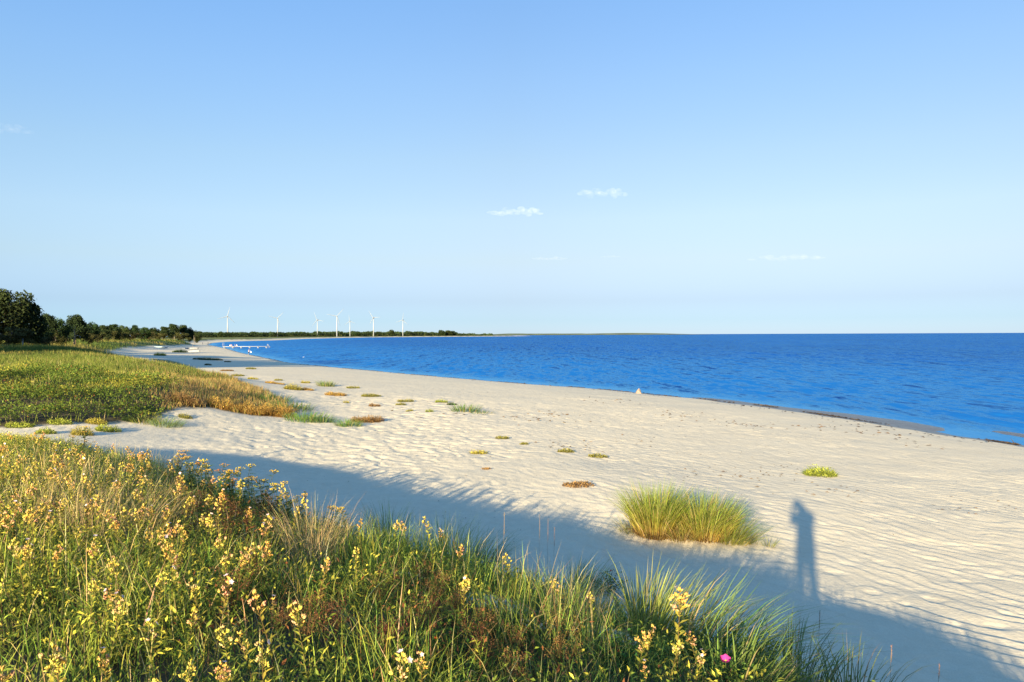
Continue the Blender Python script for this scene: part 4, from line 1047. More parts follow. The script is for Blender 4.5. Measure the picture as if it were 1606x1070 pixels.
# trees out of the picture to the left, whose shadows lie across the grass and the far beach
for i, (x, y, H, Wd) in enumerate(((-58, 62, 12.5, 9), (-64.5, 66, 15.5, 11), (-72, 70, 17.5, 12), (-68, 60, 16.5, 11), (-82, 76, 16, 12), (-66, 40, 9, 8), (-52, 44, 6, 6))):
    e = tag(empty('broadleaf_tree', (x, y, float(ground_z(x, y)[0][0])), i), 'tree outside the picture whose shadow falls across the far dunes', 'tree', 'trees outside the picture on the left'); e.scale = (Wd, Wd, H)
    t, c = TREES['broad'][i % 4]; link('trunk', t, M_BARK, e); link('crown', c, M_TREE, e)
# pale dead trunk standing before the pine
x, y, z = along(117, 530, 160)
g = Geo(); hh = 4.2
tube(g, [(0, 0, -.1), (-.15, 0, hh * .3), (.1, 0, hh * .55), (-.05, 0, hh * .8), (.25, 0, hh)], (.20, .17, .14, .10, .04), (.5,) * 3, 8)
for o, tp, r in (((0, 0, hh * .5), (-.7, 0, hh * .66), .06), ((.05, 0, hh * .65), (.8, .2, hh * .86), .05), ((0, 0, hh * .78), (-.6, 0, hh * .97), .04), ((-.1, 0, hh * .35), (-.5, 0, hh * .52), .05)): tube(g, [o, (np.array(o) + tp) / 2 + (0, 0, .1), tp], (r, r * .7, r * .3), (.5,) * 3, 5)
tag(link('dead_tree', g.mesh('dead_tree'), M_PALEBARK, None, (x, y, z)), 'bare pale dead trunk in front of the sunlit pine', 'dead tree')

# ------------------------------------------------------------------ far shore: woods, single trees, wind turbines
def shore_dist(px):
    for t in np.geomspace(500, 6000, 500):
        d = ray(px, 527); x, y = d.x / d.y * t, t
        if shore_s(np.array([x]), np.array([y]))[0] > 0: return t
    return 3000
def wood_band():
    g = Geo()
    xs = [300, 330, 400, 470, 540, 600, 660, 700, 740, 772]; tops = [521.2, 522.0, 522.3, 522.2, 521.6, 521.8, 521.8, 522.8, 524.3, 525.3]
    n = 60000; px = U(296, 772, n)
    ds = np.interp(px, np.arange(296, 773, 6), [shore_dist(q) for q in np.arange(296, 773, 6)])
    dist = np.maximum(ds + 140, np.interp(px, [300, 420, 520, 650, 770], [1150, 1500, 1850, 2500, 3000])) * U(1, 1.16, n)
    topr = np.interp(px, xs, tops) + 2.0 * (fbm(px / 5.5, px * 0, 141, 3) - .55) * 1.6 + .9 * (vnoise(px / 2.1, px * 0, 143) - .5)
    x = np.array([(ray(p, 527).x / ray(p, 527).y) for p in px]) * dist; y = dist
    gz_ = land(x, y, False)[0]
    sl = np.array([ray(p, 527).z / ray(p, 527).y for p in px]) ; top = ZC + (sl - (topr - 527) / FPX) * dist
    f = U(0, 1, n) ** .8; z = gz_ + np.maximum(top - gz_, 1.0) * f
    v = sphere_dirs(n); sz = dist / 1500 * U(1.6, 3.2, n)
    hue = vnoise(px / 4.5, dist / 90, 145)
    c = np.where((f < .35)[:, None], (.075, .085, .028), (.030, .048, .018)) * (0.6 + .9 * hue[:, None]) * np.exp(rng.normal(0, .2, (n, 1)))
    leaves(g, np.stack([x, y, z], 1), sphere_dirs(n), v + (0, -.4, .5), sz, sz * .7, c, .1)
    return g.mesh('distant_woods')
tag(link('distant_woods', wood_band(), M_TREE), 'long low belt of dark woods along the far shore behind the turbines', 'woods', kind='stuff')
for a in ((615, 518, 9, 'lone round tree rising out of the woods between the two rightmost turbines'), (693, 518.2, 12, 'left tree of the dark clump at the end of the far shore'), (703, 518.8, 13, 'middle tree of the dark clump at the end of the far shore'), (711, 519.6, 9, 'right tree of the dark clump at the end of the far shore'),
          (345, 520.5, 8, 'rounded tree just left of the first turbine in the far woods'), (560, 520.4, 11, 'pale rounded tree right of the smallest turbine in the far woods')):
    tree(a[0], a[1], a[2], max(shore_dist(a[0]) + 110, 1150), 'broad', int(a[0]) % 4, a[3])

M_TURB = mat_simple('turbine_white', (.28, .30, .335), 0.45, 0.3, 0.04, .1)
M_NAC = mat_simple('nacelle_grey', (.34, .35, .36), 0.5, 0.3, 0.08, .3)
def turbine(px, hy, by, tip, phase, yaw, label):
    dist = max({357: 1400, 435: 1580, 498: 1780, 528: 1760, 549: 1950, 586: 1700, 632: 1850}[int(round(px))], shore_dist(px) + 90)
    x, y, z = along(px, 528, dist); d = ray(px, hy); hz = ZC + d.z / d.y * dist - z; bl = 1.06 * tip * dist / FPX
    e = tag(empty('wind_turbine', (x, y, z), 0), label, 'wind turbine', 'wind turbines on the far shore')
    s_ = hz / 40
    t = Geo(); tube(t, [(0, 0, -1), (0, 0, hz * .5), (0, 0, hz - .8 * s_)], (1.25 * s_, 1.0 * s_, .7 * s_), (1, 1, 1), 14); link('tower', t.mesh('tower', True), M_TURB, e)
    n_ = link('nacelle', None_mesh(s_), M_NAC, e, (0, 0, hz)); n_.rotation_euler = (0, 0, yaw)
    h = Geo(); tube(h, [(0, -2.2 * s_, 0), (0, -3.0 * s_, 0), (0, -3.9 * s_, 0), (0, -4.3 * s_, 0)], (1.1 * s_, 1.15 * s_, .8 * s_, .1 * s_), (1, 1, 1), 10)
    hub = link('rotor_hub', h.mesh('rotor_hub', True), M_TURB, n_)
    for k in range(3):
        a = math.radians(phase + 120 * k); rd = np.array((math.cos(a), 0, math.sin(a))); sd = np.array((-math.sin(a), 0, math.cos(a)))
        b = Geo(); rows = []
        for t_, w_, th in ((.02, .55, .5), (.10, .8, .45), (.2, 1.35, .35), (.45, 1.0, .22), (.75, .62, .13), (1.0, .22, .05)):
            c_ = rd * bl * t_ + np.array((0, -3.0 * s_, 0)); w_ *= s_ * .85; th *= s_
            rows += [c_ - sd * w_ * .4, c_ + np.array((0, -th, 0)), c_ + sd * w_ * .6, c_ + np.array((0, th, 0))]
        Q = [[i * 4 + j, i * 4 + (j + 1) % 4, (i + 1) * 4 + (j + 1) % 4, (i + 1) * 4 + j] for i in range(5) for j in range(4)] + [[20, 21, 22, 23]]
        b.add(rows, Q, None, (1, 1, 1)); link('blade', b.mesh('blade'), M_TURB, n_)
def None_mesh(s_):
    g = Geo(); prof = [(-2.2, .85), (-1.6, 1.25), (2.5, 1.3), (4.6, 1.05), (5.0, .6)]
    rows = []
    for yy, r in prof:
        for a in np.arange(8) * math.pi / 4 + math.pi / 8: rows.append((math.cos(a) * r * 1.05 * s_, yy * s_, math.sin(a) * r * 1.1 * s_))
    Q = [[i * 8 + j, i * 8 + (j + 1) % 8, (i + 1) * 8 + (j + 1) % 8, (i + 1) * 8 + j] for i in range(4) for j in range(8)]
    T = [[0, q + 1, q] for q in range(1, 7)] + [[32, 32 + q, 32 + q + 1] for q in range(1, 7)]
    g.add(rows, Q, T, (1, 1, 1)); return g.mesh('nacelle')
for a in ((357, 496.2, 528.3, 14.5, 76, .35, 'white wind turbine farthest left, rising behind the jetty'), (435.4, 499.3, 529.2, 13.5, 46, .3, 'white wind turbine standing apart, second from the left'),
          (497.9, 502, 528.4, 13, 110, -.2, 'white wind turbine left of the tallest one'), (528.4, 496.1, 528.4, 15.3, 48, .25, 'tallest white wind turbine with a blade pointing up right'),
          (548.9, 503.8, 527.5, 9.6, 97, .0, 'smallest white wind turbine, right of the tallest'), (585.9, 498.3, 526.5, 12.5, 123, -.2, 'white wind turbine with one blade lying level to the right'),
          (631.9, 502, 527, 11.5, 80, -.15, 'white wind turbine farthest right on the far shore')): turbine(*a)
# faint low coast beyond the water
g = Geo(); rows = []; pxs = np.linspace(725, 1115, 66)
for i, p in enumerate(pxs):
    D_ = 9000; d = ray(p, 525); x, y = d.x / d.y * D_, D_
    hgt = (18 * smooth(725, 800, p) * (1 - smooth(1000, 1115, p)) * (.55 + .6 * fbm(p / 26, 0.3, 151)) + 1.5)
    hgt = float(hgt) * 1.15
    rows += [(x, y - 60, -1), (x, y + 60, hgt), (x, y + 900, hgt * 1.02), (x, y + 1500, -1)]
Q = [[i * 4 + j, (i + 1) * 4 + j, (i + 1) * 4 + j + 1, i * 4 + j + 1] for i in range(65) for j in range(3)]
g.add(rows, Q, None, (.1, .12, .05)); tag(link('far_coast', g.mesh('far_coast'), mat_simple('far_coast', (.12, .14, .08), .9, .05, .3, .004)), kind='structure')
# white sandy point at the end of the spit
g = Geo(); x, y = at(812, 527.2, 0); rows = []
for i in range(12):
    t_ = i / 11; rows += [(x - 60 + 120 * t_, y - 12, -.2), (x - 60 + 120 * t_, y, 1.6 * math.sin(math.pi * t_) + .1), (x - 60 + 120 * t_, y + 25, -.2)]
Q = [[i * 3 + j, (i + 1) * 3 + j, (i + 1) * 3 + j + 1, i * 3 + j + 1] for i in range(11) for j in range(2)]
g.add(rows, Q, None, (.6, .55, .45)); tag(link('sand_spit', g.mesh('sand_spit', True), mat_simple('spit_sand', (.62, .55, .44), .9, .05, .1, .05)), kind='structure')

# ------------------------------------------------------------------ people
def grow(name, joints, edges, mat, sub=2):
    me = bpy.data.meshes.new(name); me.from_pydata([j[:3] for j in joints], edges, [])
    o = bpy.data.objects.new(name, me); COL.objects.link(o)
    o.modifiers.new('skin', 'SKIN').use_smooth_shade = True; o.modifiers.new('sub', 'SUBSURF').levels = sub
    o.modifiers['sub'].render_levels = sub
    bpy.context.view_layer.update()
    for v, j in zip(me.skin_vertices[0].data, joints):
        r = j[3]; v.radius = r if isinstance(r, tuple) else (r, r)
    me.skin_vertices[0].data[0].use_root = True
    dg = bpy.context.evaluated_depsgraph_get()
    m2 = bpy.data.meshes.new_from_object(o.evaluated_get(dg)); m2.name = name
    bpy.data.objects.remove(o); bpy.data.meshes.remove(me)
    for mm in mat: m2.materials.append(mm)
    return m2
M_SKIN = mat_simple('skin', (.52, .32, .23), .6, .3, .06, 20)
M_HAIR = mat_simple('hair', (.07, .045, .03), .7, .3, .2, 30)
def cloth(name, c): return mat_simple(name, c, .85, .1, .12, 12)
def dress(me, rules, default=0):
    for p in me.polygons:
        c = p.center; k = default
        for f, i in rules:
            if f(c): k = i; break
        p.material_index = k
def standing(name, H, tops, bottoms, arm=0.0, legs=.09, stoop=0.0):
    s_ = H / 1.75; f = stoop
    J = [(0, 0, .95, .13), (0, -.02 * 1 - f * .1, 1.15, (.15, .11)), (0, -f * .28, 1.36, (.165, .11)), (0, -f * .36, 1.47, .06), (0, -.02 - f * .42, 1.56, .085), (0, -.02 - f * .45, 1.66, .095), (0, -f * .45, 1.74, .06)]
    E = [(0, 1), (1, 2), (2, 3), (3, 4), (4, 5), (5, 6)]
    for sg in (-1, 1):
        b = len(J); J += [(sg * .09, 0, .88, .095), (sg * (.06 + legs * .6), -.03, .48, .062), (sg * (.05 + legs), .02, .09, .042), (sg * (.06 + legs), -.12, .03, .04)]
        E += [(0, b), (b, b + 1), (b + 1, b + 2), (b + 2, b + 3)]
        b = len(J); a = arm if sg > 0 else arm * .4
        J += [(sg * .19, -f * .28, 1.39, .058), (sg * (.24 + .06 * a), -f * .3 - .08 - .1 * a, 1.12 + .1 * a, .045), (sg * (.22 + .06 * a), -f * .3 - .20 - .2 * a, .90 + .32 * a, .034), (sg * .22, -f * .3 - .25 - .26 * a, .84 + .38 * a, .035)]
        E += [(2, b), (b, b + 1), (b + 1, b + 2), (b + 2, b + 3)]
    J = [(x * s_, y * s_, z * s_, tuple(q * s_ for q in r) if isinstance(r, tuple) else r * s_) for x, y, z, r in J]
    me = grow(name, J, E, [M_SKIN, tops, bottoms, M_HAIR, M_DARK], 1)
    dress(me, [(lambda c: c.z < .07 * s_, 4), (lambda c: c.z > 1.64 * s_ or (c.z > 1.52 * s_ and c.y > (.0 - f * .42) * s_), 3), (lambda c: c.z > 1.46 * s_, 0), (lambda c: c.z < .97 * s_ and abs(c.x) < .17 * s_, 2), (lambda c: abs(c.x) > .19 * s_ and c.z < 1.02 * s_, 0)], 1)
    return me
def sitting(name, tops, bottoms):
    J = [(0, 0, .10, .13), (0, .02, .32, (.15, .11)), (0, 0, .52, (.165, .11)), (0, 0, .63, .06), (0, -.03, .72, .088), (0, -.03, .82, .095), (0, -.01, .88, .06)]
    E = [(0, 1), (1, 2), (2, 3), (3, 4), (4, 5), (5, 6)]
    for sg in (-1, 1):
        b = len(J); J += [(sg * .10, -.1, .10, .09), (sg * .12, -.42, .12, .062), (sg * .12, -.44, -.28, .045), (sg * .12, -.55, -.34, .04)]; E += [(0, b), (b, b + 1), (b + 1, b + 2), (b + 2, b + 3)]
        b = len(J); J += [(sg * .19, 0, .55, .056), (sg * .27, .05, .30, .044), (sg * .24, -.14, .12, .034)]; E += [(2, b), (b, b + 1), (b + 1, b + 2)]
    me = grow(name, J, E, [M_SKIN, tops, bottoms, M_HAIR, M_DARK], 1)
    dress(me, [(lambda c: c.z > .80 or (c.z > .66 and c.y > -.01), 3), (lambda c: c.z > .62, 0), (lambda c: c.y < -.12 and c.z < -.1, 0), (lambda c: c.z < .2 and c.y < .1 and abs(c.x) < .22, 2)], 1)
    return me
WHITE_C, PINK_C, BLUE_C = cloth('white_cloth', (.74, .72, .68)), cloth('pink_cloth', (.62, .28, .27)), cloth('blue_cloth', (.10, .15, .30))
x, y = at(390, 557.6, 0.0); gzp = float(ground_z(x, y)[0][0])
pm = standing('person', 1.66, cloth('pale_shirt', (.52, .42, .40)), M_DARK, .8, .10, .35)
p = tag(link('person', pm, None, None, (x, y, max(gzp, -.30))), 'person in pale top and dark trousers stooping at the edge of the water', 'person'); p.rotation_euler = (0, 0, 1.2)
g = Geo(); n = 9
rows = [(-.18 + .36 * i / 8, .03 * math.sin(i * 1.7 + j), -.34 * j / 4 + .05 * math.sin(i * .8)) for j in range(5) for i in range(n)]
Q = [[j * n + i, j * n + i + 1, (j + 1) * n + i + 1, (j + 1) * n + i] for j in range(4) for i in range(n - 1)]
g.add(rows, Q, None, (1, 1, 1)); tl = tag(link('towel', g.mesh('towel', True), WHITE_C, None, (x + .62, y - .05, max(gzp, -.3) + .98)), 'white towel held out by the person at the edge of the water', 'towel'); sm = tl.modifiers.new('thickness', 'SOLIDIFY'); sm.thickness = .02
for px_, py_, H, tp, lab in ((326.3, 540.2, 1.7, M_DARK, 'dark clad person on the far sand nearest the bay head'), (317.8, 540.3, 1.6, BLUE_C, 'blue clad person standing left of the dark clad one on the far sand')):
    x, y, z = hit(px_, py_); o = tag(link('person', standing('person', H, tp, M_DARK, .2), None, None, (x, y, z)), lab, 'person'); o.rotation_euler = (0, 0, U(0, 6))

# ------------------------------------------------------------------ jetty with bathers
JX, JY = at(349, 546.3, 0); JX2 = at(414, 546.3, 0)[0]; JL = JX2 - JX; JZ = .80
def box(g, x0, x1, y0, y1, z0, z1, c=(1, 1, 1)):
    V = [(x, y, z) for x in (x0, x1) for y in (y0, y1) for z in (z0, z1)]
    g.add(V, [[0, 1, 3, 2], [4, 6, 7, 5], [0, 4, 5, 1], [2, 3, 7, 6], [0, 2, 6, 4], [1, 5, 7, 3]], None, c)
e = tag(empty('jetty', (JX, JY, 0)), 'narrow white bathing jetty on posts running out from the beach', 'jetty')
g = Geo()
for i in range(int(JL / .25)): box(g, i * .25, i * .25 + .235, 0, 1.3, JZ - .06, JZ)
box(g, 0, JL, -.05, 0.0 - .002, JZ - .20, JZ + .02); box(g, 0, JL, 1.302, 1.35, JZ - .20, JZ + .02)
link('deck', g.mesh('deck'), M_WHITE, e)
for i in range(6):
    g = Geo(); xx = .6 + (JL - 1.2) * i / 5
    for yy in (.1, 1.2): box(g, xx - .13, xx + .13, yy - .09, yy + .09, -1.5, JZ - .20)
    box(g, xx - .08, xx + .08, .195, 1.105, JZ - .45, JZ - .30)
    link('pile_pair', g.mesh('pile_pair'), M_WHITE, e)
g = Geo()
for yy in (-.1, 1.35): tube(g, [(.1, yy, JZ - .3), (.1, yy, JZ + 1.7)], .06, (1, 1, 1), 6)
link('shore_posts', g.mesh('shore_posts'), M_WHITE, e)
g = Geo()
for yy in (.2, 1.0):
    tube(g, [(JL - .1, yy, JZ + .9), (JL + .05, yy, JZ + .9), (JL + 1.3, yy, -.6)], .05, (1, 1, 1), 6); tube(g, [(JL - .1, yy, JZ), (JL - .1, yy, JZ + .9)], .05, (1, 1, 1), 6)
for k in range(6):
    t_ = k / 6; box(g, JL + .1 + 1.15 * t_, JL + .35 + 1.15 * t_, .2, 1.0, JZ - .1 - 1.3 * t_ - .05, JZ - .1 - 1.3 * t_)
link('bathing_ladder', g.mesh('bathing_ladder'), M_WHITE, e)
for f_, tp, lab in ((.155, WHITE_C, 'person in white sitting on the jetty nearest the shore'), (.185, PINK_C, 'person in pink sitting beside the one in white on the jetty'), (.26, BLUE_C, 'person in blue sitting third along the jetty'), (.30, WHITE_C, 'person in white sitting alone at the middle of the jetty')):
    o = tag(link('person', sitting('person', tp, M_DARK), None, None, (JX + JL * f_ + .2, JY + .3, JZ + .01)), lab, 'person'); o.rotation_euler = (0, 0, U(-.3, .3))

# ------------------------------------------------------------------ boats drawn up on the sand, hut, posts, stone, gull
def hull_mesh(L_, B, Dp, name='hull'):
    g = Geo(); ns = 11; rows = []; m_ = 9
    for i in range(ns):
        t_ = i / (ns - 1); w = B / 2 * (math.sin(math.pi * (.18 + .82 * (1 - t_)) ** 1.0) ** .6 if t_ < .999 else .03) * (1 if t_ > .02 else .92)
        w = max(w if t_ < .35 else B / 2 * (1 - ((t_ - .35) / .65) ** 2.2), .02); sh = Dp * (1 + .25 * t_ * t_); kl = .55 * Dp * max(0, t_ - .7) ** 1.3 * 2
        for j in range(m_):
            a = -math.pi / 2 + math.pi * j / (m_ - 1); rows.append((L_ * (t_ - .5), w * math.sin(a), kl + (sh - kl) * (1 - math.cos(a) ** .7)))
    Q = [[i * m_ + j, i * m_ + j + 1, (i + 1) * m_ + j + 1, (i + 1) * m_ + j] for i in range(ns - 1) for j in range(m_ - 1)]
    T = [[0, q, q + 1] for q in range(1, m_ - 1)]
    g.add(rows, Q, T, (1, 1, 1)); return g.mesh(name, True)
def dinghy(px, pb, L_, rz, mat, label, mast=0):
    x, y, z = hit(px, pb); e = tag(empty('dinghy', (x, y, z - .02), rz), label, 'dinghy')
    h = link('hull', hull_mesh(L_, L_ * .36, .46), mat, e); sm = h.modifiers.new('thickness', 'SOLIDIFY'); sm.thickness = .04
    g = Geo(); box(g, -L_ * .1, -L_ * .04, -L_ * .155, L_ * .155, .28, .32); box(g, L_ * .14, L_ * .20, -L_ * .135, L_ * .135, .31, .35); link('thwarts', g.mesh('thwarts'), mat_simple('bench_wood', (.45, .34, .22), .7, .2, .2), e)
    g = Geo(); pts = []
    for sg in (1, -1):
        for i in range(11):
            t_ = i / 10; w = L_ * .36 / 2 * (.93 if t_ < .35 else 1 - ((t_ - .35) / .65) ** 2.2); pts.append((L_ * (t_ - .5), sg * max(w, .02), (.46 * (1 + .25 * t_ * t_)) + .01))
        if sg > 0: pts2 = pts; pts = []
    tube(g, pts2, .035, (1, 1, 1), 5); tube(g, pts, .035, (1, 1, 1), 5); link('gunwale', g.mesh('gunwale'), mat, e)
    if mast:
        g = Geo(); tube(g, [(.2, 0, .1), (.45, 0, mast * .5), (.75, 0, mast)], (.045, .04, .03), (1, 1, 1), 6); link('mast', g.mesh('mast'), mat_simple('mast_wood', (.24, .20, .14), .5, .3, .1), e)
dinghy(301, 547.8, 4.4, .1, M_WHITE, 'white dinghy with a leaning mast beached behind another', 4.9)
dinghy(304.5, 552.6, 3.5, -.15, M_WHITE, 'white dinghy beached in front of the masted one', 0)
dinghy(252, 545.8, 5.0, 3.0, mat_simple('pale_blue_paint', (.22, .29, .36), .4, .4, .08, 2), 'pale blue dinghy lying on the shaded sand left of the white ones', 0)
x, y, z = along(86, 530, 200)
e = tag(empty('hut', (x, y, z), .15), 'small pale hut with a low dark roof between the trees', 'hut')
g = Geo(); box(g, -1.45, 1.45, 0, 1.8, -.3, 1.25); link('walls', g.mesh('walls'), mat_simple('hut_wall', (.20, .175, .14), .8, .1, .12, 1), e)
g = Geo(); g.add([(-1.65, -.25, 1.252), (1.65, -.25, 1.252), (1.65, .9, 1.62), (-1.65, .9, 1.62), (-1.65, 2.05, 1.252), (1.65, 2.05, 1.252)], [[0, 1, 2, 3], [3, 2, 5, 4]], None, (1, 1, 1)); rf = link('roof', g.mesh('roof'), mat_simple('hut_roof', (.10, .08, .07), .8, .1, .2, 1), e); sm = rf.modifiers.new('thickness', 'SOLIDIFY'); sm.thickness = .08; sm.offset = 1
g = Geo(); box(g, -.4, .4, -.03, -.003, -.2, 1.1); link('door', g.mesh('door'), mat_simple('hut_door', (.30, .26, .20), .7, .2, .15, 1), e)
def post(px, pt, dist, r, label, mat):
    x, y, z = along(px, 530, dist); H = ZC + ray(px, pt).z / ray(px, pt).y * dist - z
    g = Geo(); tube(g, [(0, 0, -.2), (0, 0, max(H, .8) - .08), (0, 0, max(H, .8))], (r, r, r * .5), (1, 1, 1), 8); tag(link('post', g.mesh('post'), mat, None, (x, y, z)), label, 'post')
post(35.6, 531, 112, .10, 'white post before the dark trees on the left', M_WHITE)
post(273.5, 528, 380, .14, 'pale post left of the mast at the head of the beach', M_PALEBARK)
post(305.5, 528.3, 420, .13, 'pale post right of the mast at the head of the beach', M_PALEBARK)
# stone
x, y = at(1002, 618, .12); z = .02
me = bpy.data.meshes.new('boulder'); import bmesh
bm = bmesh.new(); bmesh.ops.create_icosphere(bm, subdivisions=4, radius=1)
for v in bm.verts:
    c = v.co; n1 = float(vnoise(c.x * 1.7 + 3, c.y * 1.7 + c.z * 2.1, 161)); n2 = float(vnoise(c.x * 5, c.y * 5 + c.z * 6, 163))
    k = .75 + .4 * n1 + .08 * n2; tp = 1 - .42 * max(0, c.z)
    v.co = Vector((c.x * .34 * k * tp, c.y * .34 * k * tp, c.z * .50 * k))
bm.to_mesh(me); bm.free(); me.polygons.foreach_set('use_smooth', np.ones(len(me.polygons), bool))
tag(link('boulder', me, M_ROCK, None, (x, y, z)), 'single pale pointed boulder at the waterline', 'boulder')
# gull on the water
x, y = at(476, 560.5, 0)
g = Geo(); rows = []; k = 8
for t_, r, zz in ((-.28, .02, .12), (-.2, .07, .10), (-.05, .11, .08), (.1, .10, .10), (.19, .05, .19), (.24, .055, .26), (.30, .03, .26), (.36, .008, .25)):
    for a in np.arange(k) * 2 * math.pi / k: rows.append((t_ * .8, math.cos(a) * r * .8, (zz + math.sin(a) * r) * .8))
Q = [[i * k + j, i * k + (j + 1) % k, (i + 1) * k + (j + 1) % k, (i + 1) * k + j] for i in range(7) for j in range(k)]
g.add(rows, Q, None, (1, 1, 1)); tag(link('gull', g.mesh('gull', True), M_WHITE, None, (x, y, -.05)), 'white gull swimming off the far end of the beach', 'gull')

# ------------------------------------------------------------------ wrack and twigs on the sand
def wrack():
    g = Geo()
    n = 5200; al = rng.random(n)
    SS = SHORE[1:16]; seg = np.hypot(*np.diff(SS, axis=0).T); cum = np.concatenate([[0], np.cumsum(seg)])
    q = (al ** 1.9) * cum[-1]; i = np.clip(np.searchsorted(cum, q) - 1, 0, len(seg) - 1); t = (q - cum[i]) / seg[i]
    P = SS[i] + (SS[i + 1] - SS[i]) * t[:, None]; d = (SS[i + 1] - SS[i]) / seg[i][:, None]; nrm = np.stack([d[:, 1], -d[:, 0]], 1)
    if shore_s(np.array([P[0, 0] + nrm[0, 0] * 3]), np.array([P[0, 1] + nrm[0, 1] * 3]))[0] < 0: nrm = -nrm
    clump = vnoise(q / 2.2, q * 0, 171); wide = rng.random(n) < .05
    off = np.where(wide, U(.5, 4, n), .12 + .5 * (vnoise(q / 5, q * 0, 173) - .3) + rng.normal(0, .10, n))
    k = (rng.random(n) < smooth(.25, .6, clump)) | wide
    P = (P + nrm * off[:, None])[k]; d = d[k]; m_ = len(P); z = ground_z(P[:, 0], P[:, 1])[0]
    z = np.maximum(z, .0) + .025
    D = np.concatenate([d + rng.normal(0, .35, (m_, 2)), rng.normal(0, .08, (m_, 1))], 1)
    leaves(g, np.concatenate([P, z[:, None]], 1), D, rng.normal(0, .3, (m_, 3)) + (0, -.5, 1), U(.10, .34, m_), U(.04, .12, m_), (.5, .5, .5), .2)
    return g.mesh('seaweed')
tag(link('seaweed', wrack(), M_WEED), 'dark seaweed washed up along the edge of the water', 'seaweed', kind='stuff')
def debris():
    g = Geo()
    spots = [(1180, 668, 40), (1060, 650, 26), (960, 628, 20), (870, 650, 24), (1405, 685, 22), (1290, 670, 22), (1450, 700, 14), (900, 700, 30), (1310, 772, 14), (1340, 770, 10), (1210, 742, 12), (1240, 740, 10), (700, 650, 16), (1500, 800, 12), (1560, 790, 16), (860, 660, 20), (820, 655, 16), (640, 640, 12), (1000, 690, 10), (1120, 745, 14), (1160, 748, 12)]
    for a, b, c in spots:
        x0, y0, z0 = hit(a, b); n = c; x = x0 + rng.normal(0, y0 * .022, n); y = y0 + rng.normal(0, y0 * .03, n); z = ground_z(x, y)[0] + .012; an = rng.normal(2.6, .7, n); sz = U(.05, .17, n) * np.clip(y0 / 22, .45, 1.6)
        leaves(g, np.stack([x, y, z], 1), np.stack([np.cos(an), np.sin(an), rng.normal(0, .1, n)], 1), rng.normal(0, .3, (n, 3)) + (0, 0, 1), sz, sz * U(.15, .5, n), (.5,) * 3, .3)
    n = 1500; y = 9 + 55 * rng.random(n) ** 1.2; x = y * U(-.35, .72, n); z, s, e = ground_z(x, y); k = (s > 2.5) & (e < .1) & (fbm(x / 5, y / 5, 181) > .5); x, y, z = x[k], y[k], z[k] + .008; n = len(x); an = U(0, 6.28, n); sz = U(.02, .07, n) * np.clip(y / 22, .6, 1.8)
    leaves(g, np.stack([x, y, z], 1), np.stack([np.cos(an), np.sin(an), rng.normal(0, .1, n)], 1), rng.normal(0, .3, (n, 3)) + (0, 0, 1), sz, sz * U(.2, .6, n), (.5,) * 3, .3)
    return g.mesh('beach_litter')
tag(link('beach_litter', debris(), mat_simple('driftwood', (.13, .085, .055), .85, .1, .4, 3)), 'dry weed and twigs strewn over the open sand', 'beach litter', kind='stuff')

